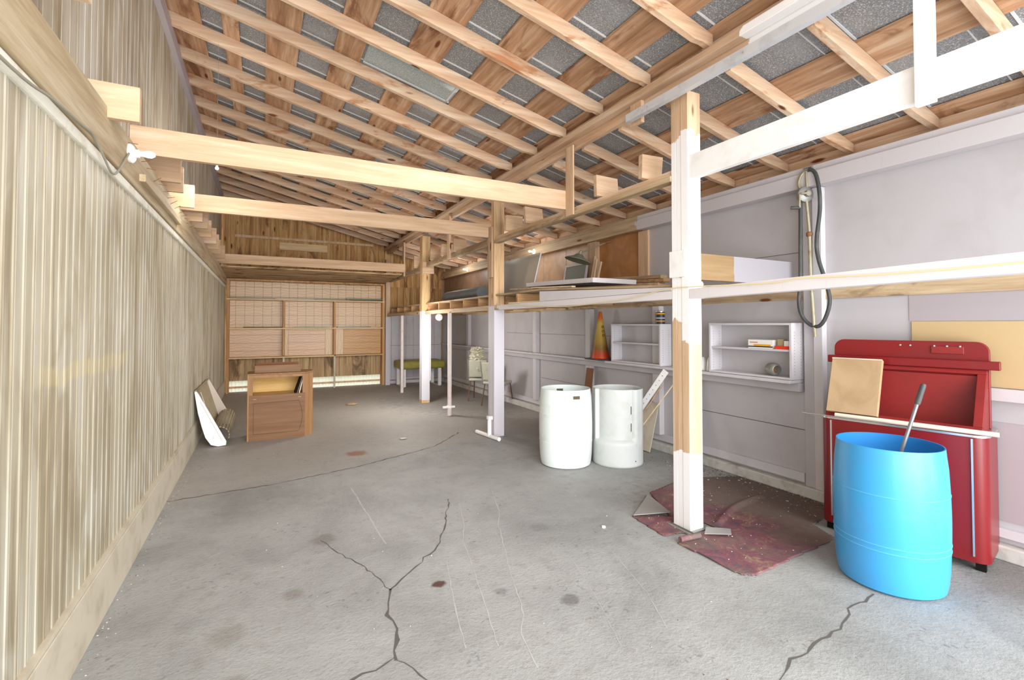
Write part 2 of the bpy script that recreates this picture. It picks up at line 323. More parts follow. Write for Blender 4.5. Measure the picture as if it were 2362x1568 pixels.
# ------------------------------------------------------------------ mesh builder
class MB:
    def __init__(s): s.bm = bmesh.new(); s.mi = 0
    def face(s, vs):
        try: f = s.bm.faces.new(vs); f.material_index = s.mi; return f
        except ValueError: return None
    def hexa(s, p):   # 8 points: bottom 4 ccw, top 4
        v = [s.bm.verts.new(q) for q in p]
        for a in ((0, 3, 2, 1), (4, 5, 6, 7), (0, 1, 5, 4), (1, 2, 6, 5), (2, 3, 7, 6), (3, 0, 4, 7)): s.face([v[i] for i in a])
        return s
    def box(s, x0, x1, y0, y1, z0, z1):
        return s.hexa([(x0, y0, z0), (x1, y0, z0), (x1, y1, z0), (x0, y1, z0), (x0, y0, z1), (x1, y0, z1), (x1, y1, z1), (x0, y1, z1)])
    def bar(s, a, b, w, h, upv=(0, 0, 1)):
        a, b = V(a), V(b); d = (b - a).normalized(); r = d.cross(V(upv)).normalized(); u = r.cross(d)
        r *= w / 2; u *= h / 2
        return s.hexa([a - r - u, a + r - u, b + r - u, b - r - u, a - r + u, a + r + u, b + r + u, b - r + u])
    def tube(s, pts, r, n=10, caps=True):
        pts = [V(p) for p in pts]; rings = []; ref = None
        for i, p in enumerate(pts):
            d = (pts[min(i + 1, len(pts) - 1)] - pts[max(i - 1, 0)]).normalized()
            if ref is None: ref = d.orthogonal().normalized()
            ref = (ref - d * ref.dot(d)).normalized(); u = d.cross(ref)
            rr = r[i] if isinstance(r, (list, tuple)) else r
            rings.append([s.bm.verts.new(p + (ref * math.cos(k * 2 * math.pi / n) + u * math.sin(k * 2 * math.pi / n)) * rr) for k in range(n)])
        for a, b in zip(rings, rings[1:]):
            for k in range(n): s.face([a[k], a[(k + 1) % n], b[(k + 1) % n], b[k]])
        if caps: s.face(rings[0][::-1]); s.face(rings[-1])
        return s
    def lathe(s, prof, c, axis=(0, 0, 1), n=40):
        c = V(c); ax = V(axis).normalized(); u = ax.orthogonal().normalized(); v = ax.cross(u); rings = []
        for r, z in prof:
            if r < 1e-6: rings.append([s.bm.verts.new(c + ax * z)])
            else: rings.append([s.bm.verts.new(c + ax * z + (u * math.cos(k * 2 * math.pi / n) + v * math.sin(k * 2 * math.pi / n)) * r) for k in range(n)])
        for a, b in zip(rings, rings[1:]):
            for k in range(n):
                if len(a) == 1 and len(b) == 1: continue
                if len(a) == 1: s.face([a[0], b[(k + 1) % n], b[k]])
                elif len(b) == 1: s.face([a[k], a[(k + 1) % n], b[0]])
                else: s.face([a[k], a[(k + 1) % n], b[(k + 1) % n], b[k]])
        return s
    def prism(s, poly, ext):
        a = [s.bm.verts.new(V(p)) for p in poly]; b = [s.bm.verts.new(V(p) + V(ext)) for p in poly]; n = len(poly)
        s.face(a[::-1]); s.face(b)
        for k in range(n): s.face([a[k], a[(k + 1) % n], b[(k + 1) % n], b[k]])
        return s
    def blob(s, c, r, seed=0, sub=3, amp=.15, fr=2.0):
        g = bmesh.ops.create_icosphere(s.bm, subdivisions=sub, radius=1)
        for v in g['verts']:
            d = v.co.normalized(); k = 1 + amp * mnoise.noise(d * fr + V((seed, seed * 1.7, 3)))
            v.co = V(c) + V((d.x * r[0], d.y * r[1], d.z * r[2])) * k
            for f in v.link_faces: f.material_index = s.mi
        return s
    def build(s, name, mats, parent=None, bevel=0, smooth=False, seg=2, **tags):
        bm = s.bm; bmesh.ops.recalc_face_normals(bm, faces=bm.faces)
        cs = [v.co for v in bm.verts]
        lo = V([min(c[i] for c in cs) for i in range(3)]); hi = V([max(c[i] for c in cs) for i in range(3)])
        org = V(((lo.x + hi.x) / 2, (lo.y + hi.y) / 2, lo.z))
        for v in bm.verts: v.co -= org
        me = bpy.data.meshes.new(name); bm.to_mesh(me); bm.free()
        for m_ in (mats if isinstance(mats, (list, tuple)) else [mats]): me.materials.append(M[m_] if isinstance(m_, str) else m_)
        if smooth:
            for p in me.polygons: p.use_smooth = True
            try: me.set_sharp_from_angle(angle=math.radians(38))
            except Exception: pass
        o = bpy.data.objects.new(name, me); COL.objects.link(o)
        if bevel:
            b = o.modifiers.new('bevel', 'BEVEL'); b.width = bevel; b.segments = seg; b.limit_method = 'ANGLE'
        wp = V((0, 0, 0))
        if parent:
            o.parent = parent; q = parent
            while q: wp += q.location; q = q.parent
        o.location = org - wp
        for a, b in tags.items(): o[{'label': 'label', 'cat': 'category', 'group': 'group', 'kind': 'kind'}[a]] = b
        return o
def thing(name, loc, label, cat, group=None, kind=None):
    o = bpy.data.objects.new(name, None); COL.objects.link(o); o.location = loc; o.empty_display_size = .1
    if kind: o['kind'] = kind
    else: o['label'] = label; o['category'] = cat
    if group: o['group'] = group
    return o
def B(*a): return MB().box(*a)
ORD = ['first', 'second', 'third', 'fourth', 'fifth', 'sixth', 'seventh', 'eighth', 'ninth', 'tenth', 'eleventh', 'twelfth', 'thirteenth', 'fourteenth', 'fifteenth', 'sixteenth', 'seventeenth', 'eighteenth', 'nineteenth', 'twentieth', 'twenty-first', 'twenty-second']
def arc(pts, n=6):   # Catmull-Rom through points
    P = [V(p) for p in pts]; P = [2 * P[0] - P[1]] + P + [2 * P[-1] - P[-2]]; out = []
    for i in range(1, len(P) - 2):
        for k in range(n):
            t = k / n; a, b, c, d = P[i - 1:i + 3]
            out.append(.5 * ((2 * b) + (c - a) * t + (2 * a - 5 * b + 4 * c - d) * t * t + (3 * b - a - 3 * c + d) * t ** 3))
    return out + [P[-2]]
# ================================================================== THE SHELL
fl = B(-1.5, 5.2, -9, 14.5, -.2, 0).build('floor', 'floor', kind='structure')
def strip(pts, w, z, name, mat, wob=.3, jag=.0):
    mb = MB(); P = []
    for a, b in zip(pts, pts[1:]):
        a, b = V((*a, 0)), V((*b, 0)); n = max(2, int((b - a).length / .05))
        for k in range(n): P.append(a.lerp(b, k / n))
    P.append(V((*pts[-1], 0)))
    for i, p in enumerate(P): P[i] = p + V((random.uniform(-jag, jag), random.uniform(-jag, jag), 0))
    prev = None
    for i, p in enumerate(P):
        d = (P[min(i + 1, len(P) - 1)] - P[max(i - 1, 0)]).normalized(); r = V((-d.y, d.x, 0)) * w * random.uniform(1 - wob, 1 + wob) / 2
        cur = (mb.bm.verts.new(p - r + V((0, 0, z))), mb.bm.verts.new(p + r + V((0, 0, z))))
        if prev: mb.face([prev[0], prev[1], cur[1], cur[0]])
        prev = cur
    o = mb.build(name, mat, fl); return o
for pts, wd in [([(.4, 3.85), (.53, 3.484), (.647, 3.196), (.699, 2.941)], .006), ([(.699, 2.941), (.66, 2.8), (.623, 2.689), (.64, 2.56), (.61, 2.452), (.576, 2.329)], .017), ([(.576, 2.329), (.487, 2.294), (.361, 2.289), (.2, 2.2)], .011),
                ([(.576, 2.329), (.629, 2.22), (.681, 2.123), (.8, 2.0)], .012), ([(.699, 2.941), (.878, 3.107), (1.05, 3.27), (1.137, 3.35), (1.277, 3.608), (1.4, 3.9), (1.531, 4.211)], .008),
                ([(3.221, 1.57), (2.941, 1.554), (2.714, 1.478), (2.418, 1.46), (2.267, 1.452), (2.084, 1.395), (1.9, 1.3)], .009), ([(-.76, 5.306), (.149, 5.401), (.989, 5.629), (1.998, 6.077), (2.6, 6.7)], .012)]:
    strip(pts, wd, .0012, 'floor_crack', 'crack', .7, .012)
for pts, wd in [([(.785, 4.927), (.80, 4.2), (.812, 3.557)], .012), ([(1.58, 4.065), (1.44, 3.6), (1.33, 3.35), (1.271, 3.065), (1.136, 2.514), (1.057, 2.184)], .006), ([(1.981, 4.237), (1.8, 3.7), (1.69, 3.5), (1.583, 3.197), (1.42, 2.75), (1.361, 2.545), (1.29, 2.35), (1.201, 2.222), (1.153, 1.964)], .006),
                ([(1.127, 3.14), (1.05, 2.85), (.983, 2.593), (.908, 2.243)], .006), ([(2.2, 2.7), (2.05, 2.2), (1.9, 1.9)], .004), ([(1.9, 2.8), (1.75, 2.3), (1.6, 1.9)], .003)]:
    strip(pts, wd, .0008, 'floor_scratch', 'scratch', .5, .004)
# left wall, lower beaded boarding
mb = MB(); y = -.5; BW = .0855
prof = []
while y < 12.95:
    prof += [(XL, y), (XL, y + BW * .62), (XL + .003, y + BW * .70), (XL + .003, y + BW * .84), (XL - .003, y + BW * .9), (XL - .003, y + BW * .97)]
    y += BW
lo_ = [mb.bm.verts.new((x, yy, 0)) for x, yy in prof]; hi_ = [mb.bm.verts.new((x, yy, 2.5)) for x, yy in prof]
for i in range(len(prof) - 1): mb.face([lo_[i], lo_[i + 1], hi_[i + 1], hi_[i]])
mb.box(XL - .1, XL - .02, -.5, 12.95, 0, 2.5)
wl = mb.build('wall_left', 'leftwall', kind='structure')
mb = MB(); prof = []; y = -.5
while y < 13.0: prof += [(XU, y), (XU, y + .1), (XU - .008, y + .104), (XU - .008, y + .108)]; y += .11
lo_ = [mb.bm.verts.new((x, yy, 2.5)) for x, yy in prof]; hi_ = [mb.bm.verts.new((x, yy, 4.86)) for x, yy in prof]
for i in range(len(prof) - 1): mb.face([lo_[i], lo_[i + 1], hi_[i + 1], hi_[i]])
mb.box(XU - .1, XU - .02, -.5, 13.0, 2.5, 4.86)
mb.build('wall_left_upper', 'leftup', kind='structure')
B(XU, XU + .05, 4.2, 12.78, 4.42, 4.56).build('trim_1', 'greylav', kind='structure')
B(XL, XL + .028, -.5, 12.75, 0, .29).build('baseboard_left', 'skirt', bevel=.003, kind='structure')
B(XL, XL + .022, -.5, 12.75, .292, .315).build('trim_2', 'skirt', kind='structure')
pl = B(XU + .002, XL + .035, -.4, 12.75, 2.50, 2.76).build('wall_plate', 'platem', bevel=.006, label='long weathered timber plate on top of the beaded left wall', cat='beam')
B(XL - .06, XL + .022, -.4, 12.7, 2.44, 2.497).build('trim_3', 'plasterm', bevel=.01, kind='structure')
B(XL, XL + .07, 4.0, 5.6, 2.56, 2.61).build('batten', 'platem', pl, bevel=.004)
for k in range(16):
    yy = 3.65 + k * .2 + random.uniform(-.05, .05)
    MB().tube([(XL + .03, yy, 2.72 - random.uniform(0, .05)), (XL + .085, yy + random.uniform(-.03, .03), 2.71)], .0022, 5).build('nail', 'rust', pl)
# right wall
wr = B(XR, XR + .12, -.5, 13.2, 0, 3.05).build('wall_right', 'lav', kind='structure')
def wpart(name, mat, *a, bevel=0, lab=None):
    o = B(*a).build(name, mat, wr, bevel=bevel)
    if lab: o['label'] = lab
    return o
wpart('plywood_panel', 'plywall', XR - .006, XR, 4.98, 5.86, 2.0, 2.93, lab='bare orange-brown plywood panel')
wpart('plywood_panel', 'plytan', XR - .006, XR, 6.06, 6.76, 1.97, 2.9, lab='bare tan plywood panel')
wpart('plywood_panel', 'plytan', XR - .006, XR, 6.775, 7.5, 1.97, 2.9, lab='bare tan plywood panel')
wpart('plywood_panel', 'plytan', XR - .006, XR, 7.515, 8.6, 1.97, 2.9, lab='bare tan plywood panel')
wpart('plywood_panel', 'plydark', XR - .006, XR, 8.61, 12.9, 1.97, 2.9, lab='dark brown plywood panel')
wpart('stud', painted('upper_stud_paint', 'z', 2, [(9, 10)], WP, TIE), XR - .035, XR, 4.80, 4.98, 1.97, 2.85)
wpart('stud', 'upright', XR - .09, XR, 5.86, 6.05, 1.97, 2.85)
wpart('bare_band', 'greyw', XR - .012, XR, 1.0, 12.9, 1.83, 1.955, lab='unpainted strip of wall')
for yy in (11.0, 7.72, 6.07, 4.62): wpart('stud', 'lav2', XR - .08, XR, yy - .06, yy + .06, .2, 1.83, bevel=.003)
wpart('corner_stud', 'lav2', XR - .07, XR, 2.56, 2.64, .1, 2.85, bevel=.004)
wpart('corner_stud', 'lav', XR - .05, XR, 2.65, 2.74, .1, 2.85, bevel=.004)
wpart('rail', 'lav', XR - .1, XR, 2.76, 12.8, .965, 1.045, bevel=.004)
wpart('rail', 'lav2', XR - .035, XR, 2.76, 12.8, .12, .205, bevel=.004)
wpart('mauve_panel', 'greylav', XR - .005, XR, .8, 1.93, 1.625, 1.83, lab='darker mauve panel')
wpart('mauve_panel', 'greylav', XR - .008, XR, .6, 1.6, .25, .92)
wpart('rail', 'lav2', XR - .05, XR, .2, 2.3, 1.07, 1.155, bevel=.003)
wpart('rail', 'lav2', XR - .04, XR, .2, 2.5, .14, .2, bevel=.003)
for a in ((2.76, 4.3, .60, .606), (5.2, 7.6, .62, .625), (1.0, 2.5, .62, .625), (2.76, 4.0, 2.28, 2.285), (4.65, 9, 1.42, 1.425)): wpart('panel_seam', 'crack', XR - .0025, XR, *a)
B(XR - .012, XR - .0001, .7, 1.912, 1.16, 1.62).build('insulation_board', 'cream', label='plain cream board fixed to the lavender wall above the red chest', cat='board')
B(XR - .09, XR - .0005, -.5, 12.9, 0, .1).build('baseboard_right', 'concrete', bevel=.01, kind='structure')
B(XR - .13, XR - .0005, -.4, 12.8, 2.855, 2.99).build('trim_4', 'platepaint', bevel=.004, kind='structure')
B(XR - .10, XR - .0005, -.4, 12.8, 2.995, 3.05).build('trim_5', 'platepaint', bevel=.003, kind='structure')
# back wall
GX0, GX1 = -.70, 2.86
wb = thing('wall_back', (1.8, 13.1, 0), '', '', kind='structure')
B(-.95, 4.75, 13.1, 13.2, .27, 4.9).build('boarding', 'brownboards', wb)
B(-.95, -.72, 13.1, 13.2, 0, .27).build('boarding', 'brownboards', wb); B(2.86, 4.75, 13.1, 13.2, 0, .27).build('boarding', 'brownboards', wb)
x = -.9; mb = MB()
while x < 4.6:
    wd = random.uniform(.12, .19); mb.box(x, x + wd - .006, 13.075 + random.uniform(-.004, .004), 13.1, 2.3 if x > 2.86 else 2.55, 4.8); x += wd
mb.build('upper_boards', 'brownboards', wb)
x = -.72; mb = MB()
while x < 2.8:
    wd = random.uniform(.14, .2); mb.box(x, min(2.84, x + wd - .006), 13.07 + random.uniform(-.004, .004), 13.1, .26, .84); x += wd
mb.build('lower_boards', 'brownlow', wb)
x = 2.9; mb = MB()
while x < 4.5:
    mb.box(x, min(4.54, x + .195), 13.04, 13.1, .12, 1.9); x += .2
mb.build('painted_boards', 'lav2', wb); x = 2.9; mb = MB()
while x < 4.5: mb.box(x, min(4.54, x + .17), 13.04, 13.1, 1.93, 2.6); x += .176
mb.build('bare_boards', 'brownboards', wb)
B(2.9, 4.5, 13.0, 13.04, .10, .16).build('rail', 'lav2', wb, bevel=.004); B(2.9, 4.5, 12.98, 13.04, 0, .085).build('rail', 'lav2', wb, bevel=.004)
B(2.9, 4.45, 13.034, 13.04, 1.02, 1.026).build('panel_seam', 'crack', wb)
B(-.6, 2.6, 13.03, 13.075, 3.66, 3.72).build('rail', 'lath', wb); B(.35, 1.45, 13.02, 13.075, 3.42, 3.6).build('patch_board', 'shelfwood', wb)
# corrugated translucent strips at the foot of the back wall
def corr(z0, z1):
    mb = MB(); prev = None; n = 200
    for i in range(n + 1):
        xx = GX0 + (GX1 - GX0) * i / n; yy = 13.1 + .012 * math.sin(i / n * 2 * math.pi * 46)
        cur = (mb.bm.verts.new((xx, yy, z0)), mb.bm.verts.new((xx, yy, z1)))
        if prev: mb.face([prev[0], cur[0], cur[1], prev[1]])
        prev = cur
    return mb.build('translucent_strip', 'translucent', wb, smooth=True)
corr(.13, .27); corr(.0, .09)
B(GX0, GX1, 13.08, 13.12, .085, .13).build('rail', 'lath', wb)
# roof -------------------------------------------------------------
ML, MR = .245, .24
def zl(x, z0): return z0 - ML * (x - XP)
def zr(x, z0): return z0 - MR * (x - XP)
Y0, Y1 = .25, 13.15
cl = thing('ceiling', (1.8, 6.5, 3.6), '', '', kind='structure')
def slab(fn, z0, xa, xb, ya, yb, th, mb=None):
    mb = mb or MB(); a, b = fn(xa, z0), fn(xb, z0)
    return mb.hexa([(xa, ya, a), (xb, ya, b), (xb, yb, b), (xa, yb, a), (xa, ya, a + th), (xb, ya, b + th), (xb, yb, b + th), (xa, yb, a + th)])
slab(zl, 3.775, -1.0, XP + .09, Y0, Y1, .03).build('metal_sheet', 'roof', cl)
slab(zr, 3.615, XP - .02, XR + .3, Y0, Y1, .03).build('metal_sheet', 'roof', cl)
B(XP + .048, XP + .06, Y0, 13.05, 3.575, 3.80).build('step_flashing', 'purlin', cl)
mb = MB(); yy = Y0 + .2
while yy < Y1:
    for dy, wd in ((0, .014), (.20, .006)):
        slab(zl, 3.768, -1.0, XP + .05, yy + dy, yy + dy + wd, .01, mb); slab(zr, 3.608, XP + .04, XR + .25, yy + dy, yy + dy + wd, .01, mb)
    yy += .645
mb.build('sheet_ribs', 'rib', cl)
slab(zl, 3.765, .88, 1.80, 4.46, 5.02, .012).build('skylight_pane', 'sky', cl)
slab(zl, 3.757, .88, 1.80, 4.98, 5.0, .012).build('skylight_frame', 'rib', cl); slab(zl, 3.757, 1.76, 1.78, 4.46, 5.0, .012).build('skylight_frame', 'rib', cl)
# sheathing boards (run the length of the shed)
Ls = [(-.86, -.567), (-.383, -.235), (.0, .30), (.60, .85), (1.18, 1.49), (1.80, 2.09), (2.42, 2.70), (2.90, 3.0)]
for i, (a, b) in enumerate(Ls):
    if i == 4:
        mb = slab(zl, 3.741, a, b, Y0 + .01, 4.44, .024); slab(zl, 3.741, a, b, 5.07, Y1 - .1, .024, mb)
    else: mb = slab(zl, 3.741, a, b, Y0 + .01, Y1 - .1, .024)
    mb.build('roof_board', 'board', group='wide boards under the roof sheets', bevel=.002,
        label=f'wide stained brown roof board along the left slope, {ORD[i]} out from the left wall', cat='roof board')
for i, (a, b) in enumerate([(3.47, 3.78), (4.47, 4.62)]):
    slab(zr, 3.581, a, b, Y0 + .01, Y1 - .1, .024).build('roof_board', 'board', group='wide boards under the roof sheets', bevel=.002,
        label=['wide stained roof board along the middle of the right slope', 'roof board just above the right wall plate'][i], cat='roof board')
B(XR + .07, XR + .09, Y0, 13.05, 3.05, 3.225).build('eave_board', 'purlin', cl)
# rafters, left slope
k = 0; yy = 1.785 - .645
while yy < 12.9:
    a = yy + random.uniform(-.012, .012)
    mb = MB(); xa, xb = XU + .002, XP - .015
    za, zb_ = zl(xa, 3.615), zl(xb, 3.615); h = .125; wd = .05
    # birdsmouth notch where it meets the purlin
    poly = [(xa, a, za), (xb - .18, a, zl(xb - .18, 3.615)), (xb - .1, a, zl(xb - .1, 3.635)), (xb, a, zb_ + .02), (xb, a, zb_ + h), (xa, a, za + h)]
    mb.prism(poly, (0, wd, 0))
    mb.build('rafter', 'rafter', bevel=.003, label=f'brown timber rafter of the left roof slope, {ORD[k]} back from the camera', cat='rafter', group='rafters of the left slope')
    k += 1; yy += .645
k = 0; yy = 1.13
while yy < 12.9:
    a = yy + random.uniform(-.012, .012); xa, xb = XP + .052, XR + .05
    za, zb_ = zr(xa, 3.46), zr(xb, 3.46); h = .118
    xc = XR - .3
    poly = [(xa, a, za), (xc, a, zr(xc, 3.46)), (xb, a, zr(xb, 3.50)), (xb, a, zb_ + h), (xa, a, za + h)]
    MB().prism(poly, (0, .05, 0)).build('rafter', 'rafter', bevel=.003, label=f'brown timber rafter of the right roof slope, {ORD[k]} back from the camera', cat='rafter', group='rafters of the right slope')
    k += 1; yy += .6
# purlin
B(XP - .012, XP + .045, Y0, 12.95, 3.47, 3.66).build('purlin', 'purlinpaint', bevel=.004, label='long roof purlin over the posts, whitewashed at its near end', cat='beam')
B(XP - .10, XP - .014, Y0, 12.9, 3.555, 3.612).build('ledger_strip', 'purlinpaint', bevel=.004, label='narrow timber strip nailed along the left side of the purlin', cat='timber strip')
t = thing('track_rail', (2.86, 1.8, 3.38), 'galvanised steel door track under the whitewashed purlin', 'rail')
mb = MB(); xa = 2.825
mb.box(xa, xa + .003, .3, 3.27, 3.38, 3.44); mb.box(xa, xa + .05, .3, 3.27, 3.377, 3.38); mb.box(xa + .047, xa + .05, .3, 3.27, 3.38, 3.40); mb.box(xa, xa + .03, .3, 3.27, 3.44, 3.443)
mb.build('channel', 'steel', t)
for yy in (1.1, 2.1, 3.0): MB().tube([(xa - .004, yy, 3.41), (xa + .004, yy, 3.41)], .007, 8).build('bolt', 'chrome', t)
# posts ------------------------------------------------------------
t = thing('support_post', (2.995, 2.755, 0), 'near white post with flaking paint and bare brown middle', 'post')
for i, (a, b) in enumerate([(2.745, 2.79), (2.793, 2.842)]): B(2.928, 3.066, a, b, .012, 3.40).build('plank', 'post_a', t, bevel=.002)
B(2.925, 3.066, 2.67, 2.742, .012, 3.43).build('plank', 'post_a2', t, bevel=.004)
B(2.93, 3.13, 2.65, 2.86, 0.0, .0118).build('base_plate', 'greymetal', t)
B(2.905, 2.927, 2.69, 2.85, 1.97, 2.18).build('cleat', 'white', t, bevel=.004)
MB().lathe([(0, 0), (.03, .006), (.036, .03), (.028, .05), (0, .052)], (3.07, 2.70, 1.885), n=16).build('paint_lump', 'white', t, smooth=True)
t = thing('support_post', (3.01, 6.28, 0), 'lavender painted middle post with bare brown top', 'post')
B(2.93, 3.09, 6.20, 6.30, 0, 3.465).build('plank', 'post_b', t, bevel=.003); B(2.93, 3.09, 6.304, 6.40, 0, 2.98).build('plank', 'post_b', t, bevel=.003)
B(2.895, 2.928, 6.22, 6.36, 2.27, 3.0).build('cleat', 'upright', t, bevel=.003)
t = thing('support_post', (2.96, 9.6, 0), 'far lavender post with bare brown top near the green bench', 'post')
B(2.875, 3.04, 9.50, 9.68, 0, 3.40).build('plank', 'post_c', t, bevel=.004); B(3.045, 3.06, 9.5, 9.6, .45, 1.85).build('batten', 'lav2', t)
B(2.86, 3.1, 9.44, 9.49, 2.63, 2.86).build('cleat', 'stub', t)
B(2.87, 2.99, 12.72, 12.84, 0, 3.3).build('support_post', painted('last_post_paint', 'z', 2, [(-1, 1.78)], C(206, 200, 206), TIE, .01), bevel=.003, label='brown corner post at the right end of the back shelving', cat='post')
# ties
def tie(y, z0, z1, x1, lab):
    B(XL + .036 if z0 < 2.76 else XU + .002, x1, y, y + .05, z0, z1).build('tie_beam', 'tie', bevel=.004, label=lab, cat='beam', group='tie beams across the shed')
tie(4.33, 2.84, 3.045, 2.925, 'pale timber tie beam crossing the shed nearest the camera')
tie(6.30, 2.85, 3.04, 2.89, 'pale timber tie beam meeting the middle post')
tie(11.0, 2.80, 2.99, 2.925, 'yellowish tie beam in front of the back gable boards')
# stubs of cut joists
ys = [2.42, 3.24, 4.78, 5.12, 5.75, 6.5, 6.95, 7.6, 8.2, 8.75, 9.3, 9.9, 10.4]
for i, yy in enumerate(ys):
    B(XU + .002, -.62 + random.uniform(-.02, .02), yy, yy + .045, (2.88, 2.70)[i] if i < 2 else 2.77, (3.1, 2.89)[i] if i < 2 else 3.0).build('joist_stub', 'stub', bevel=.004,
        label=f'sawn-off joist stub on the left wall plate, {ORD[i]} back from the camera', cat='timber stub', group='sawn-off joist ends on the left wall')
ys = [3.12, 3.76, 5.18, 5.72, 7.72, 8.35, 9.0, 10.1]
for i, yy in enumerate(ys):
    a = random.uniform(-.06, .06)
    mb = MB(); x0, x1 = 2.88 + random.uniform(-.01, .01), 3.13 + random.uniform(-.02, .02); z0 = 2.853 if yy < 9.6 else 2.803
    mb.hexa([(x0, yy, z0), (x1, yy + a * .3, z0), (x1, yy + .05, z0), (x0, yy + .05, z0), (x0 + a * .2, yy, 3.06), (x1 + a * .2, yy, 3.06 + a * .2), (x1 + a * .2, yy + .05, 3.06 + a * .2), (x0 + a * .2, yy + .05, 3.06)])
    mb.build('joist_stub', 'stub', bevel=.004, label=f'sawn-off joist stub on the beam between the posts, {ORD[i]} beyond the near post', cat='timber stub', group='sawn-off joist ends on the post beam')
# post beam (upper)
B(XP - .035, XP + .055, 2.845, 6.19, 2.755, 2.80).build('post_beam', 'greyw', bevel=.004, label='weathered double beam from the near post to the middle post', cat='beam')
B(XP - .01, XP + .03, 2.845, 6.19, 2.803, 2.85).build('post_beam', 'purlin', bevel=.003, label='thin plank on edge on top of the near post beam', cat='beam')
B(XP - .02, XP + .06, 6.405, 9.49, 2.755, 2.85).build('post_beam', 'greyw', bevel=.006, label='weathered beam between the middle and the far post', cat='beam')
B(XP - .02, XP + .06, 9.69, 12.71, 2.70, 2.80).build('post_beam', 'greyw', bevel=.006, label='weathered beam from the far post to the back wall', cat='beam')
B(XP - .02, XP + .03, .3, 2.668, 2.725, 2.915).build('header_beam', 'white', bevel=.004, label='white painted beam running right from the near post', cat='beam')
B(XP - .055, XP - .021, 1.113, 1.195, 2.69, 3.55).build('hanger', 'white', bevel=.004, label='white upright hanging from the roof over the white beam', cat='upright')
B(XP - .055, XP - .037, 4.19, 4.33, 2.76, 3.50).build('hanger', 'upright', bevel=.003, label='bare timber upright hanging from the purlin at the near tie beam', cat='upright')
B(XP - .05, XP - .013, 3.16, 3.30, 3.36, 3.554).build('hanger', 'upright', bevel=.003, label='short bare block hanging from the purlin at the steel track end', cat='upright')
B(XP - .055, XP - .021, 7.98, 8.1, 2.755, 3.50).build('hanger', 'upright', label='bare timber upright between the middle and far posts', cat='upright')
B(XP - .055, XP - .021, 11.05, 11.17, 2.71, 3.50).build('hanger', 'upright', label='farthest bare upright under the purlin near the back gable', cat='upright')
# loft over the back
MB().hexa([(-.85, 11.07, 2.735), (2.86, 11.07, 2.735), (2.86, 13.06, 2.662), (-.85, 13.06, 2.662), (-.85, 11.07, 2.765), (2.86, 11.07, 2.765), (2.86, 13.06, 2.69), (-.85, 13.06, 2.69)]).build('loft_floor', 'loft', label='water-stained plywood loft floor above the back shelving', cat='plywood sheet')
# workbench deck ----------------------------------------------------
MB().hexa([(2.925, .35, 1.83), (3.015, .35, 1.83), (3.015, 2.668, 1.795), (2.925, 2.668, 1.795), (2.925, .35, 1.925), (3.015, .35, 1.925), (3.015, 2.668, 1.872), (2.925, 2.668, 1.872)]).build('shelf_beam', 'shelfbeam', bevel=.003, label='pale lavender rail running right from the near post', cat='beam')
B(2.93, 3.015, 2.845, 6.198, 1.80, 1.868).build('shelf_beam', 'shelfbeam', bevel=.003, label='lavender deck beam between the near and middle posts', cat='beam')
B(2.93, 3.015, 6.405, 9.49, 1.80, 1.868).build('shelf_beam', 'shelfbeam', bevel=.003, label='bare deck beam between the middle and far posts', cat='beam')
B(2.90, 2.985, 9.69, 12.71, 1.80, 1.868).build('shelf_beam', 'shelfbeam', bevel=.003, label='bare deck beam from the far post to the back wall', cat='beam')
MB().hexa([(2.926, 2.845, 1.87), (2.948, 2.845, 1.87), (2.948, 4.93, 1.87), (2.926, 4.93, 1.87), (2.926, 2.845, 1.895), (2.948, 2.845, 1.895), (2.948, 4.93, 1.99), (2.926, 4.93, 1.99)]).build('fascia_board', 'lav2', bevel=.002, label='lavender fascia board on the deck beam beside the near post', cat='board')
for i in range(12):
    yy = 12.47 - .63 * i
    B(2.955 if i != 10 else 3.1, XR - .014, yy, yy + .04, 1.87, 2.0).build('deck_joist', 'joist', bevel=.002, label=f'brown joist of the storage deck, {ORD[i]} out from the back wall', cat='joist', group='joists of the storage deck')
B(3.07, XR - .1, 2.80, 2.842, 1.965, 2.185).build('end_board', 'joistpaint', bevel=.003, label='half painted board across the near end of the storage deck', cat='board')
def dz(y): return 2.003 if y > 4.95 else 1.897 + (y - 2.85) * .0505
def plank(xa, xb, ya, yb):
    mb = MB(); sec = [y for y in (ya, 4.95, yb) if ya <= y <= yb]; rows = []
    for y in sec:
        z = dz(y); rows.append([mb.bm.verts.new(p) for p in ((xa, y, z), (xb, y, z), (xb, y, z + .023), (xa, y, z + .023))])
    for a, b in zip(rows, rows[1:]):
        for k in range(4): mb.face([a[k], a[(k + 1) % 4], b[(k + 1) % 4], b[k]])
    mb.face(rows[0][::-1]); mb.face(rows[-1]); return mb
for (ya, yb), lab in zip([(2.86, 6.19), (6.41, 9.49), (9.69, 12.6)], ['front edge plank of the deck between near and middle posts', 'front edge plank of the deck between middle and far posts', 'front edge plank of the deck beyond the far post']):
    plank(2.95, 3.09, ya, yb).build('deck_plank', 'greyw', bevel=.002, label=lab, cat='plank', group='planks of the storage deck')
x = 3.1; i = 0
while x < 4.35:
    wd = random.uniform(.13, .2); plank(x, min(x + wd, 4.42), 2.87 + random.uniform(0, .1), 12.6).build('deck_plank', 'greyw', bevel=.002,
        label=f'long weathered deck plank behind the posts, {ORD[i]} in toward the wall', cat='plank', group='planks of the storage deck'); x += wd + .012; i += 1
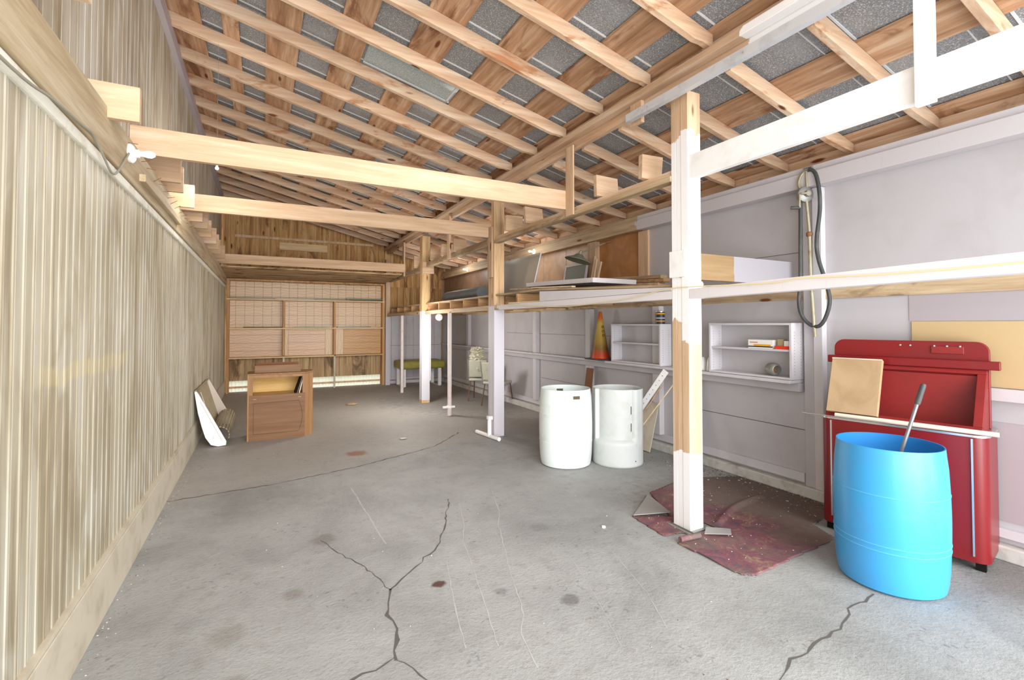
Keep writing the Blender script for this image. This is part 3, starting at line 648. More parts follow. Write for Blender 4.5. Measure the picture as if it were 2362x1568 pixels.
for i, (yy, ln) in enumerate([(4.3, .9), (5.1, .8)]):
    MB().bar((2.98 + i * .06, yy, dz(yy) + .036), (2.99 + i * .06, yy + ln, max(dz(yy + ln), dz(yy) + ln * .0505) + .036), .05, .015).build('loose_lath', 'tie', label=['short pale lath lying on the deck edge below the flat window', 'pale lath on the deck edge nearer the middle post'][i], cat='lath')
MB().bar((3.0, 5.0, 1.876), (2.94, 5.75, 1.88), .03, .016).build('loose_stick', 'wire', label='thin yellowish stick lying on the beam right of the middle post', cat='stick')
# poles under the beam
def pole(x, y, lab, clamp=False):
    t = thing('pole', (x, y, 0), lab, 'pole')
    MB().tube([(x, y, 0), (x, y, 1.798)], .037, 14).build('shaft', 'pinklav', t, smooth=True)
    if clamp:
        MB().tube([(x, y, .13), (x, y, .17)], .05, 14).build('collar', 'white', t, smooth=True)
        MB().bar((x - .13, y - .02, .15), (x + .09, y - .02, .15), .05, .035).build('bar', 'white', t, bevel=.008)
    else:
        MB().tube([(x, y, 1.45), (x, y, 1.48)], .045, 14).build('collar', 'pinklav', t, smooth=True)
pole(2.93, 8.03, 'pinkish white pole with a clamp near its foot', True); pole(2.91, 11.2, 'thin pinkish pole left of the far post')
t = thing('pipe_clamp', (2.87, 6.1, 0), 'white pipe clamp lying at the foot of the middle post', 'clamp')
MB().tube([(2.80, 6.52, .03), (2.88, 5.93, .03)], .028, 12).build('bar', 'white', t, smooth=True)
MB().tube([(2.845, 6.17, .03), (2.845, 6.17, .27)], .03, 12).build('upright', 'white', t, smooth=True)
B(2.81, 2.88, 6.13, 6.20, .26, .31).build('jaw', 'white', t, bevel=.006)
# ================================================================== WALL CABINETS
def cabinet(y0, y1, z0, z1, lab):
    x0, x1 = XR - .2, XR - .013; t = thing('wall_cabinet', ((x0 + x1) / 2, (y0 + y1) / 2, z0), lab, 'cabinet', 'open peg-hole cabinets')
    th = .02
    for yy in (y0, y1 - th):
        mb = MB(); mb.box(x0, x1, yy, yy + th, z0, z1); mb.mi = 1
        for xx in (x0 + .045, x1 - .045):
            for k in range(int((z1 - z0 - .1) / .028)):
                zz = z0 + .05 + k * .028; mb.tube([(xx, yy - .0012, zz), (xx, yy + .001, zz)], .0035, 6)
        mb.build('side_panel', ['lav2', 'crack'], t)
    B(x0, x1, y0 + th, y1 - th, z1 - th, z1).build('top_panel', 'lav2', t, bevel=.002)
    B(x0, x1, y0 + th, y1 - th, z0, z0 + th).build('bottom_panel', 'lav2', t, bevel=.002)
    B(x1 - .01, x1, y0 + th, y1 - th, z0 + th, z1 - th).build('back_panel', 'lav', t)
    zm = (z0 + z1) / 2 - .005
    B(x0 + .012, x1 - .011, y0 + th, y1 - th, zm, zm + .02).build('shelf', 'lav2', t, bevel=.002)
    return zm + .02
cabinet(4.42, 5.36, 1.08, 1.6, 'open lavender cabinet beside the traffic cone')
zsh = cabinet(2.765, 3.69, 1.08, 1.61, 'open lavender cabinet holding the small boxes, right of the near post')
def ledge(y0, y1, z0, x0, lab): return B(x0, XR - .012, y0, y1, z0, z0 + .03).build('ledge_board', 'lav2', bevel=.003, label=lab, cat='board')
ledge(2.77, 4.1, 1.047, 4.32, 'ledge board under the cabinet right of the near post')
ledge(4.12, 5.5, 1.047, 4.34, 'ledge board under the cabinet beside the cone')
ledge(5.52, 7.6, 1.047, 4.38, 'ledge board carrying the traffic cone'); ledge(7.62, 12.7, 1.047, 4.36, 'long dusty ledge board running to the back wall')
# small stock in the cabinet
t = thing('lamp_box', (4.42, 3.1, zsh), 'long white box with orange and black stripes on the cabinet shelf', 'box')
B(4.38, 4.46, 2.97, 3.235, zsh, zsh + .085).build('carton', 'whitebox', t)
B(4.378, 4.38, 2.97, 3.235, zsh + .012, zsh + .022).build('black_stripe', 'dark', t); B(4.3775, 4.3798, 2.99, 3.17, zsh + .024, zsh + .04).build('orange_stripe', 'orange', t)
B(4.3775, 4.3798, 3.13, 3.215, zsh + .055, zsh + .062).build('red_lettering', 'redprint', t)
t = thing('open_carton', (4.42, 2.87, zsh), 'small open red and brown carton beside the striped white box', 'box')
B(4.37, 4.45, 2.80, 2.945, zsh, zsh + .03).build('tray', 'redprint', t); B(4.40, 4.45, 2.875, 2.935, zsh + .03, zsh + .095).build('flap', 'brownbox', t); B(4.385, 4.44, 2.80, 2.86, zsh + .03, zsh + .08).build('inner_box', 'whitebox', t)
t = thing('pipe_fitting', (4.42, 2.99, 1.1), 'grey round hollow fitting on the bottom shelf of the right cabinet', 'fitting')
MB().lathe([(.035, 0), (.058, .01), (.062, .05), (.058, .09), (.045, .11), (.040, .112), (.036, .10), (.036, .02), (.03, .01), (.035, 0)], (4.43, 3.04, 1.1625), axis=(-.35, -.94, 0), n=28).build('body', 'greymetal', t, smooth=True)
MB().lathe([(0, 0), (.036, 0), (.036, .004), (0, .004)], (4.42, 2.99, 1.1625), axis=(-.35, -.94, 0), n=20).build('core', 'rust', t)
for i, yy in enumerate((3.86, 3.75)):
    MB().lathe([(0, 0), (.045, .0), (.047, .01), (.04, .1), (.034, .13), (.025, .15), (0, .152)], (4.44, yy, 1.078), n=24).build('insulator_cup', 'porcelain', smooth=True,
        label=['upturned white cup half hidden behind the near post', 'upturned white cup against the right cabinet side'][i], cat='cup', group='upturned cups on the ledge')
# can
t = thing('paint_can', (4.42, 4.5, 1.6), 'dark labelled can standing on the cabinet beside the near post', 'can')
MB().lathe([(0, 0), (.056, 0), (.056, .15), (0, .15)], (4.43, 4.5, 1.601), n=28).build('body', 'canblue', t, smooth=True)
for a, b, m_ in ((.12, .138, 'orange'), (.03, .042, 'orange'), (.065, .082, 'greylav')):
    MB().lathe([(.0562, a), (.0575, a), (.0575, b), (.0562, b)], (4.43, 4.5, 1.601), n=28).build('label_band', m_, t, smooth=True)
MB().lathe([(.05, .15), (.057, .15), (.057, .157), (.05, .157)], (4.43, 4.5, 1.601), n=28).build('rim', 'chrome', t, smooth=True)
# cone
t = thing('traffic_cone', (4.44, 5.7, 1.078), 'grimy orange and yellow traffic cone on the wall ledge', 'traffic cone')
MB().lathe([(.135, .02), (.13, .035), (.022, .70), (.016, .705), (.016, .69), (.12, .03)], (4.41, 5.68, 1.078), n=36).build('cone', 'cone', t, smooth=True)
B(4.385 - .13, 4.53, 5.68 - .19, 5.68 + .19, 1.078, 1.1).build('base', 'rubber', t, bevel=.01)
for k, zz in enumerate((.36, .42, .48)):
    zc = 1.078 + zz; r = .13 - (zz - .035) * .1624; n_ = V((-.12, -.99, 0)).normalized(); cc = V((4.41, 5.68, zc)) + n_ * (r + .001)
    ring = []
    MB().lathe([(.012, 0), (.017, 0), (.017, .003), (.012, .003)], cc, axis=n_ + V((0, 0, .19)), n=14).build('letter', 'dark', t)
# ================================================================== PUMP
t = thing('barrel_pump', (4.40, 2.62, 1.48), 'hand crank barrel pump hanging on the lavender wall', 'hand pump')
MB().lathe([(0, -.028), (.055, -.028), (.07, -.015), (.074, 0), (.07, .018), (.05, .03), (0, .034)], (4.40, 2.655, 2.785), axis=(-.45, -.89, .0), n=32).build('body', 'greymetal', t, smooth=True)
MB().lathe([(0, 0), (.03, 0), (.024, .02), (0, .022)], (4.385, 2.62, 2.785), axis=(-.45, -.89, 0), n=20).build('hub', 'greymetal', t, smooth=True)
MB().tube([(4.37, 2.60, 2.785), (4.33, 2.64, 2.785), (4.33, 2.66, 2.78), (4.335, 2.665, 2.66)], .009, 8).build('crank', 'rustpipe', t, smooth=True)
MB().tube([(4.335, 2.665, 2.66), (4.29, 2.72, 2.665)], .015, 10).build('handle', 'rubber', t, smooth=True)
MB().tube(arc([(4.40, 2.69, 2.83), (4.40, 2.71, 2.90), (4.41, 2.695, 2.97), (4.43, 2.66, 3.01), (4.43, 2.64, 3.02)]), .012, 10).build('outlet_pipe', 'rustpipe', t, smooth=True)
MB().tube([(4.41, 2.64, 2.85), (4.42, 2.65, 3.0)], .012, 10).build('neck_pipe', 'rustpipe', t, smooth=True)
MB().tube([(4.43, 2.675, 3.02), (4.43, 2.60, 3.02)], .018, 10).build('top_fitting', 'greymetal', t, smooth=True)
MB().tube([(4.40, 2.64, 2.73), (4.40, 2.615, 2.42)], .012, 10).build('suction_pipe', 'rustpipe', t, smooth=True)
MB().lathe([(0, -.02), (.02, -.02), (.027, -.01), (.027, .012), (.018, .02), (0, .02)], (4.40, 2.617, 2.415), n=16).build('coupling', 'rust', t, smooth=True)
MB().tube([(4.40, 2.617, 2.40), (4.40, 2.61, 2.0), (4.40, 2.58, 1.485)], .015, 12).build('lower_pipe', 'rustpipe', t, smooth=True)
hz = [(4.42, 2.62, 3.02), (4.41, 2.56, 2.95), (4.41, 2.53, 2.78), (4.41, 2.53, 2.6), (4.40, 2.555, 2.35), (4.40, 2.54, 2.18), (4.40, 2.48, 1.97), (4.40, 2.45, 1.80), (4.40, 2.49, 1.65), (4.40, 2.55, 1.58), (4.40, 2.63, 1.60), (4.39, 2.69, 1.68), (4.39, 2.715, 1.80), (4.39, 2.70, 2.0), (4.39, 2.695, 2.3), (4.39, 2.69, 2.55), (4.39, 2.69, 2.73)]
MB().tube(arc(hz), .0165, 12).build('hose', 'rubber', t, smooth=True)
# ================================================================== ELECTRICAL
def bulb_fill(c, e): lamp('bulb_fill', 'POINT', c, e, (1, .97, .93), shadow_soft_size=.25)  # soft fill lamp added off a bulb to brighten the depth of the shed
def socket(c, ax, lab, r=.055, bl=.05, watts=0):
    if watts: bulb_fill(V(c) + V(ax).normalized() * .5, watts)
    t = thing('bulb_socket', c, lab, 'light fitting', 'porcelain bulb sockets')
    MB().lathe([(0, 0), (r, 0), (r, .012), (r * .75, .025), (r * .45, .03), (r * .42, .05), (0, .05)], c, axis=ax, n=24).build('socket', 'porcelain', t, smooth=True)
    a = V(ax).normalized()
    MB().lathe([(0, .05), (.014, .05), (.016, .07), (.022, .095), (.022, .115), (.012, .132), (0, .135)], c, axis=ax, n=20).build('bulb', 'bulb', t, smooth=True)
socket((XL + .036, 3.72, 2.66), (1, -.12, .02), 'bright white bulb socket on the left wall plate beside the near tie beam', r=.06, watts=.8)
socket((XR - .131, 7.62, 2.925), (-1, -.1, 0), 'white bulb socket on the right wall plate above the dusty pane', watts=9)
socket((XR - .131, 10.85, 2.925), (-1, -.1, 0), 'small far bulb socket on the right wall plate above the duct', watts=14)
bulb_fill((-.42, 5.6, 2.98), 14)  # added fill just below the hanging bulb
t = thing('hanging_bulb', (-.45, 5.6, 2.75), 'tiny bare bulb hanging behind the near tie beam', 'light bulb')
MB().tube([(-.42, 5.6, 4.42), (-.42, 5.6, 3.19)], .0012, 6).build('cord', 'greywire', t); MB().lathe([(0, 0), (.014, .006), (.018, .02), (.008, .04), (.007, .06), (0, .06)], (-.42, 5.6, 3.14), n=16).build('bulb', 'bulb', t, smooth=True)
bulb_fill((2.3, 8.8, 1.4), 62)  # added fill, well off the round lamp, lifting the far floor and wall
t = thing('round_lamp', (2.96, 8.7, 1.7), 'round white lamp fixed under the deck beam left of the clamped pole', 'lamp')
MB().lathe([(0, 0), (.03, 0), (.06, .04), (.066, .07), (.05, .078), (0, .072)], (2.98, 8.75, 1.745), axis=(-.35, -.9, -.25), n=28).build('shade', 'porcelain', t, smooth=True)
MB().lathe([(0, 0), (.018, 0), (.015, .03), (0, .035)], (2.955, 8.69, 1.73), axis=(-.35, -.9, -.25), n=16).build('bulb', 'bulb', t, smooth=True)
MB().tube(arc([(XL + .045, y_, z_) for y_, z_ in [(1.2, 2.42), (2.121, 2.435), (2.464, 2.475), (2.8, 2.50), (2.979, 2.512), (3.15, 2.46), (3.309, 2.42), (3.45, 2.48), (3.66, 2.64)]]), .006, 8).build('cable', 'greywire', smooth=True,
    label='grey cable sagging along the top of the left wall to the bulb socket', cat='cable')
MB().tube(arc([(2.915, y_, z_) for y_, z_ in [(6.1, 1.89), (5.7, 1.85), (5.0, 1.815), (4.374, 1.79), (3.7, 1.81), (3.329, 1.83), (2.9, 1.882), (2.6, 1.885), (2.223, 1.872), (1.95, 1.866), (1.773, 1.88), (1.42, 1.865), (.9, 1.865), (.5, 1.89)]]), .004, 8).build('cable', 'wire', smooth=True,
    label='yellowed twin cable strung along the deck beam and rail', cat='cable')
t = thing('barn_lamp', (4.2, 5.95, 2.55), 'green enamel barn lamp shade on a rusty arm', 'lamp')
MB().tube([(4.40, 5.50, 2.78), (4.23, 5.88, 2.67)], .011, 10).build('arm', 'rustpipe', t, smooth=True)
MB().tube([(4.44, 5.46, 2.79), (4.39, 5.52, 2.775)], .02, 10).build('arm_mount', 'rust', t, smooth=True)
MB().lathe([(.02, .10), (.05, .09), (.09, .05), (.20, .0), (.205, -.012), (.19, -.004), (.08, .04), (.02, .08)], (4.20, 5.94, 2.56), axis=(.25, -.12, .96), n=36).build('shade', 'shade', t, smooth=True)
MB().tube([(4.22, 5.93, 2.64), (4.235, 5.90, 2.70)], .03, 12).build('neck', 'rustpipe', t, smooth=True)
# ================================================================== ON THE DECK
DZ = 2.027
def frame_window(name, p0, ax, ay, w, h, th, fw_, mframe, mpane, lab, cat, bar=False):
    ax, ay = V(ax).normalized(), V(ay).normalized(); n = ax.cross(ay); p0 = V(p0)
    t = thing(name, p0, lab, cat)
    def slab3(a0, a1, b0, b1, d0, d1):
        P = lambda a, b, d: p0 + ax * a + ay * b + n * d
        return MB().hexa([P(a0, b0, d0), P(a1, b0, d0), P(a1, b1, d0), P(a0, b1, d0), P(a0, b0, d1), P(a1, b0, d1), P(a1, b1, d1), P(a0, b1, d1)])
    for a in ((0, w, 0, fw_), (0, w, h - fw_, h), (0, fw_, fw_, h - fw_), (w - fw_, w, fw_, h - fw_)): slab3(*a, 0, th).build('frame_rail', mframe, t)
    if bar: slab3(fw_, w - fw_, h / 2 - .015, h / 2 + .015, 0, th).build('frame_rail', mframe, t)
    slab3(fw_, w - fw_, fw_, h - fw_, th * .4, th * .6).build('pane', mpane, t)
frame_window('storm_window', (3.10, 4.12, dz(4.12) + .082), (0, 1, .035), (1, 0, 0), 1.45, .6, -.05, .05, 'lav2', 'glassdust', 'white framed storm window lying flat on the storage deck', 'window', True)
frame_window('window_screen', (4.33, 6.0, DZ + .002), (0, 1, 0), (.18, 0, 1), .62, .54, .02, .035, 'lav2', 'screen', 'white framed window screen leaning on the wall below the barn lamp', 'window screen')
t = thing('dusty_pane', (3.3, 6.0, DZ), 'large dusty glass pane leaning behind the middle post', 'glass')
MB().hexa([(3.22, 5.62, DZ), (3.226, 5.62, DZ), (3.226, 6.9, DZ), (3.22, 6.9, DZ), (3.30, 5.52, 2.56), (3.306, 5.52, 2.56), (3.306, 6.9, 2.56), (3.30, 6.9, 2.56)]).build('sheet', 'glass', t)
MB().bar((3.222, 5.614, DZ), (3.302, 5.514, 2.56), .014, .014).build('edge_strip', 'lav2', t)
for i, (yy, dy, m_) in enumerate([(5.80, .02, 'lath'), (5.74, .05, 'lath'), (5.68, .0, 'lath')]):
    MB().bar((4.30, yy, DZ), (4.43, yy + dy, 2.62 - i * .05), .03, .02, (0, 1, 0)).build('lath', m_, label=f'pale lath leaning on the wall stud, {["left", "middle", "right"][i]} one beside the window screen', cat='lath', group='laths leaning by the stud')
for i in range(4):
    yy = 3.9 + [0, .05, -.02, .03][i]
    MB().bar((3.9 + .01 * i, yy, dz(yy) + .046 + i * .042), (3.9 + .01 * i, yy + 1.05, dz(yy + 1.05) + .046 + i * .042), .10, .037).build('stacked_timber', ['joist', 'rafter', 'joist', 'redbrown'][i] if i < 3 else 'greyw', bevel=.002,
        label=f'brown timber offcut on the deck, {["lowest", "second lowest", "second highest", "topmost"][i]} of its stack', cat='timber', group='stack of offcuts on the deck')
mb = MB(); pts, rs = [], []
for k in range(121): pts.append((3.32, 7.5 + k * .0145, DZ + .108)); rs.append(.1 + (.008 if k % 4 < 2 else -.006))
mb.tube(pts, rs, 24); mb.build('flexible_duct', 'ductm', smooth=False, label='dark ribbed duct pipe lying on the storage deck', cat='duct')
# ================================================================== BACK SHELVING
t = thing('shelving', (1.08, 12.95, 0), 'wide pine shelving with plywood backs across the back wall', 'shelving')
for xa, xb in ((-.735, -.68), (2.80, 2.86)): B(xa, xb, 12.80, 13.06, 0, 2.655).build('upright', 'upshelf', t, bevel=.003)
for x_, m_ in ((.46, 'upshelf'), (1.62, 'upshelf')):
    B(x_ - .025, x_ + .025, 12.81, 13.0, .84, 2.17).build('upright', m_, t, bevel=.003); B(x_ - .02, x_ + .02, 12.82, 12.86, .0 if x_ > 1 else .0, .80).build('lower_upright', 'skirt', t)
for i, (zz, xa, xb) in enumerate([(2.185, -.735, 2.86), (1.50, -.68, 2.80), (.81, -.68, 1.60), (.81, 1.64, 2.80)]):
    B(xa, xb, 12.78, 13.0, zz - .02, zz + .012).build('shelf', 'shelfwood', t, bevel=.002)
B(-.735, 2.86, 12.79, 12.83, 2.61, 2.655).build('top_rail', 'upshelf', t)
def back(xa, xb, za, zb_, m_, lab=None, y=13.0):
    o = B(xa, xb, y, y + .012, za, zb_).build('back_panel', m_, t)
    if lab: o['label'] = lab
back(-.68, 2.80, 2.2, 2.61, 'plygrid'); back(-.68, .435, 1.515, 2.16, 'plygrid'); back(.485, 1.595, 1.515, 2.16, 'plygrid'); back(1.645, 2.80, 1.515, 2.16, 'plygrid')
back(-.68, .435, .825, 1.48, 'plypink'); back(.485, .56, .825, 1.48, 'plypale'); back(.565, 1.41, .825, 1.44, 'plypink'); back(.565, 1.41, 1.445, 1.48, 'plypale'); back(1.415, 1.595, .825, 1.48, 'plypale'); back(1.645, 1.85, .825, 1.48, 'plypale'); back(1.855, 2.80, .825, 1.48, 'plyorange')
for i, (xa, xb, zz) in enumerate([(-.72, .26, 2.1985), (.3, 1.12, 2.1985), (1.16, 1.95, 2.1985), (1.9, 2.84, 2.2195), (-.4, .42, 1.5135), (.70, 1.50, 1.5135), (1.68, 2.5, 1.5135)]):
    B(max(xa, -.73), min(xb, 2.8), 12.785, 12.97, zz + .001, zz + .001 + (.018 if i != 3 else .026)).build('glass_shelf', ['greenmetal', 'glassdust', 'greenmetal', 'greenmetal', 'darkslat', 'greenmetal', 'greenmetal'][i],
        label=['green edged glass strip at the left end of the top shelf', 'silvery glass strip second from the left on the top shelf', 'greenish glass strip right of the middle on the top shelf', 'thick green glass strip at the right end of the top shelf',
               'dark glass strip on the middle shelf, left bay', 'green glass strip on the middle shelf, centre bay', 'green glass strip on the middle shelf, right bay'][i], cat='glass strip', group='glass strips on the back shelving')
# ================================================================== FLOOR THINGS
# television style cabinet
t = thing('console_cabinet', (.22, 7.7, 0), 'brown veneered console cabinet standing open on the floor', 'cabinet')
x0, x1, y0, y1, H_ = -.175, .57, 7.48, 7.92, .90
B(x0, x0 + .02, y0, y1, 0, H_).build('side_panel', 'cabedge', t, bevel=.002)
MB().prism([(x1 - .02, y0 + .004, 0), (x1 + .095, y0 + .16, 0), (x1 + .095, y1, 0), (x1 + .07, y1, 0), (x1 + .07, y0 + .17, 0), (x1 - .03, y0 + .03, 0)], (0, 0, H_)).build('side_panel', 'cabedge', t, bevel=.002)
MB().prism([(x0 - .003, y0 - .003, H_), (x1, y0 - .003, H_), (x1 + .10, y0 + .15, H_), (x1 + .10, y1, H_), (x0 - .003, y1, H_)], (0, 0, .018)).build('top', 'cabedge', t, bevel=.003)
B(x0 + .02, x1 - .02, y1 - .02, y1, .60, H_).build('back_panel', 'cabin', t)
B(x0 + .021, x1 - .03, y0 + .02, y1 - .021, .60, .615).build('inner_floor', 'cabin', t)
mb = MB(); mb.box(x0 + .02, x1 - .02, y0, y0 + .02, 0.0, .62); fp = mb.build('front_panel', 'cabwood', t)
mb = MB(); mb.box(x0 + .02, x0 + .065, y0, y0 + .02, .622, H_ - .002); mb.box(x1 - .055, x1 - .02, y0, y0 + .02, .622, H_ - .002); mb.box(x0 + .066, x1 - .056, y0, y0 + .02, H_ - .04, H_ - .002); mb.build('face_frame', 'cabedge', t)
pts = [(x0 + .075, .09), (x0 + .075, .51), (x1 - .10, .52)] + [(x1 - .10 + .045 * math.sin(k / 8 * math.pi), .52 - .43 * k / 8) for k in range(1, 9)] + [(x0 + .075, .09)]
MB().tube([(a, y0 - .001, b) for a, b in pts], .0032, 6).build('routed_line', 'darkslat', fp)
for xx in (x0 + .09, x1 - .09): B(xx - .02, xx + .02, y0 - .003, y0 - .0002, .565, .572).build('hinge', 'tanslat', fp)
for i, (a, b) in enumerate([(0, 'dark'), (.03, 'cabwood'), (.055, 'whitebox')]):
    MB().bar((.42 + a, 7.62, .617), (.50 + a * .5, 7.62, .86 - i * .01), .01, .2, (0, 1, 0)).build('leaning_folder', b, label=['dark folder leaning inside the console cabinet', 'brown folder leaning inside the console cabinet', 'pale folder against the right side inside the console cabinet'][i], cat='folder', group='folders in the console cabinet')
t = thing('open_box', (.22, 7.75, .918), 'low open brown box lying on top of the console cabinet', 'box')
B(-.09, .50, 7.60, 7.615, .919, 1.02).build('side', 'cabwood', t); B(-.09, -.075, 7.616, 7.87, .919, 1.02).build('side', 'redbrown', t); B(.485, .50, 7.616, 7.87, .919, .99).build('side', 'redbrown', t)
B(-.07, .485, 7.855, 7.87, .919, 1.04).build('side', 'redbrown', t); B(-.074, .484, 7.616, 7.854, .919, .925).build('bottom', 'redbrown', t)
# glider bench back leaning on left wall
t = thing('glider_seat', (-.6, 8.2, 0), 'white ended tan slatted metal seat tipped against the left wall', 'seat')
side = [(-.768, .725), (-.742, .735), (-.722, .70), (-.405, .06), (-.41, .012), (-.5, .004), (-.58, .03), (-.642, .131), (-.685, .28), (-.727, .457)]
for yy, m_ in ((7.36, 'whiteenamel'), (8.93, 'creamenamel')):
    MB().prism([(x_, yy, z_ + .0) for x_, z_ in side], (0, .025, 0)).build('end_panel', m_, t, bevel=.006)
MB().tube([(-.70, 7.355, .60), (-.45, 7.355, .07)], .004, 6).build('pressed_rib', 'creamenamel', t)
MB().lathe([(0, 0), (.028, 0), (.02, .012), (0, .014)], (-.53, 7.36, .13), axis=(0, -1, 0), n=20).build('boss', 'whiteenamel', t, smooth=True)
B_ = MB()
for k in range(26):
    y_ = 7.40 + k * .059; B_.bar((-.765, y_ + .025, .70), (-.60, y_ + .025, .13), .05, .006, (1, 0, .3))
B_.build('slatted_back', 'tanslat', t)
MB().bar((-.752, 7.9, .66), (-.588, 7.9, .10), .012, .01, (0, 1, 0)).build('back_strap', 'creamenamel', t)
MB().tube([(-.757, 7.39, .73), (-.757, 8.93, .73)], .014, 10).build('top_rail', 'tanslat', t, smooth=True)
mb = MB()
cx, cz, rr = -.49, .135, .115
for k in range(12):
    a = math.radians(205 - k * 20); p = V((cx + rr * math.cos(a), 0, cz + rr * math.sin(a)))
    tg = V((-math.sin(a), 0, math.cos(a))) * .014; nn = V((math.cos(a), 0, math.sin(a))) * .003
    y0_, y1_ = 7.39, 8.925
    mb.hexa([p - tg - nn + V((0, y0_, 0)), p + tg - nn + V((0, y0_, 0)), p + tg - nn + V((0, y1_, 0)), p - tg - nn + V((0, y1_, 0)), p - tg + nn + V((0, y0_, 0)), p + tg + nn + V((0, y0_, 0)), p + tg + nn + V((0, y1_, 0)), p - tg + nn + V((0, y1_, 0))])
mb.build('seat_slats', 'tanslat', t)
# drums
def drum(c, r, h, mo, mi, lab, name='plastic_drum', slots=(), seams=(.3, .6), bulge=.012):
    t = thing(name, (c[0], c[1], 0), lab, 'barrel')
    prof = [(0, .004), (r * .88, .0), (r * .96, .015), (r * .99, .06)]
    for k in range(1, 12):
        z = .06 + (h - .12) * k / 12; prof.append((r + bulge * math.sin(math.pi * k / 12), z))
    prof += [(r * .985, h - .05), (r * .97, h)]
    inner = [(r * .97, h), (r * .945, h), (r * .955, h - .05), (r * .97, h / 2), (r * .95, .05), (r * .86, .02), (0, .02)]
    mb = MB(); mb.lathe(prof, (c[0], c[1], 0), n=72); mb.mi = 1; mb.lathe(inner, (c[0], c[1], 0), n=72)
    o = mb.build('shell', [mo, mi], t, smooth=True); o['label'] = 'open topped shell'
    for s_ in seams:
        z = h * s_; R = r + bulge * math.sin(math.pi * s_)
        MB().lathe([(R - .002, z - .004), (R + .002, z - .002), (R + .002, z + .002), (R - .002, z + .004)], (c[0], c[1], 0), n=72).build('seam', 'blueseam' if mo == 'blue' else mo, o, smooth=True)
    for ang, z, ww in slots:   # cut handholds, seen as dark rectangles
        n_ = V((math.cos(ang), math.sin(ang), 0)); tg = V((-n_.y, n_.x, 0)); cc = V((c[0], c[1], z)) + n_ * (r * .985)
        MB().bar(cc - tg * ww / 2, cc + tg * ww / 2, .024, .034).build('handhold', 'darkslat', o)
    return t
def face_ang(c): return math.atan2(-c[1], -c[0])
c = (3.12, 4.67); fa = face_ang(c)
drum(c, .293, .865, 'plasticwhite', 'plasticwhite', 'white open-topped plastic barrel with cut handholds', slots=[(fa + .42, .79, .075), (fa + math.pi + .25, .80, .08)], seams=(.32, .68))
c = (3.53, 1.625)
drum(c, .283, .855, 'blue', 'bluein', 'bright blue open plastic barrel in front of the red chest', seams=(.30, .34, .68))
t = thing('dipper_rod', (3.4, 1.5, .03), 'steel rod with black grip standing in the blue barrel', 'rod')
RB = V((3.40, 1.72, .04)); RT = V((3.585, 1.455, 1.235)); d = (RT - RB).normalized()
MB().tube([RB, RT - d * .13], .010, 12).build('shaft', 'rodsteel', t, smooth=True)
MB().tube([RT - d * .13, RT - d * .12, RT - d * .01, RT], [.014, .016, .015, .011], 12).build('grip', 'rubber', t, smooth=True)
# cut grey drum
c = V((3.69, 4.44, 0)); fa = face_ang(c); t = thing('cut_drum', (c.x, c.y, 0), 'grey cut-open plastic barrel with a recessed front beside the white barrel', 'barrel')
def cutshell(ri, full):
    mb = MB(); n, m_ = 96, 40; grid = []
    for j in range(m_ + 1):
        z = .002 + .86 * j / m_; row = []
        for i in range(n):
            a = fa + math.pi + 2 * math.pi * i / n; da = (a - fa + math.pi) % (2 * math.pi) - math.pi
            r = .288
            wx = max(0, min(1, (.93 - abs(da + .12)) / .07)); wz = max(0, min(1, (z - .27) / .035)); r -= .045 * wx * wz
            if z > .28 and .93 <= abs(da + .12) < 1.25: r -= .006
            row.append(mb.bm.verts.new((c.x + (r - ri) * math.cos(a), c.y + (r - ri) * math.sin(a), z)))
        grid.append(row)
    for j in range(m_):
        for i in range(n): mb.face([grid[j][i], grid[j][(i + 1) % n], grid[j + 1][(i + 1) % n], grid[j + 1][i]])
    return mb
o = cutshell(0, 0).build('shell', 'plasticgrey', t, smooth=True); sm = o.modifiers.new('thickness', 'SOLIDIFY'); sm.thickness = .006
for zz in (.44, .63):
    a = fa + .66; p = V((c.x + .2425 * math.cos(a), c.y + .2425 * math.sin(a), zz)); MB().bar(p - V((0, 0, .045)), p + V((0, 0, .045)), .008, .006, (math.cos(a), math.sin(a), 0)).build('slot', 'dark', t)
p = V((c.x + .289 * math.cos(fa + .75), c.y + .289 * math.sin(fa + .75), .07)); MB().lathe([(0, 0), (.006, 0), (.006, .003), (0, .003)], p, axis=(math.cos(fa + .75), math.sin(fa + .75), 0), n=10).build('drain_hole', 'dark', t)
# leaning perforated plank, sticks, board
t = thing('perforated_rail', (4.2, 4.9, 0), 'white perforated rail leaning against the wall beside the near post', 'rail')
a, b = V((4.13, 5.02, .005)), V((4.32, 4.30, 1.035)); d = (b - a).normalized()
MB().bar(a, b, .075, .02, (-1, -.4, 0)).build('rail', 'white', t, bevel=.002)
mb = MB(); nrm = V((-1, -.4, 0)); r_ = d.cross(nrm).normalized(); n2 = r_.cross(d).normalized()
for k in range(1, 17): q = a + (b - a) * k / 17 + n2 * .0105; mb.tube([q - n2 * .001, q + n2 * .001], .005, 8)
mb.build('holes', 'dark', t)
MB().bar((4.05, 4.75, .01), (4.45, 4.25, .93), .02, .012).build('stick', 'lath', label='long pale stick leaning behind the cut grey barrel', cat='stick')
MB().bar((4.20, 4.95, .01), (4.45, 4.5, .83), .02, .012).build('stick', 'tie', label='shorter stick leaning behind the cut grey barrel', cat='stick')
MB().bar((4.30, 5.95, .02), (4.44, 5.97, .93), .16, .02, (1, 0, .2)).build('board_offcut', 'redbrown', label='small brown board leaning on the wall behind the white barrel', cat='board')
MB().bar((4.30, 3.83, .0), (4.50, 3.98, .96), .09, .02, (1, 0, .2)).build('board_offcut', 'lav2', label='grey board leaning on the wall just left of the near post', cat='board')
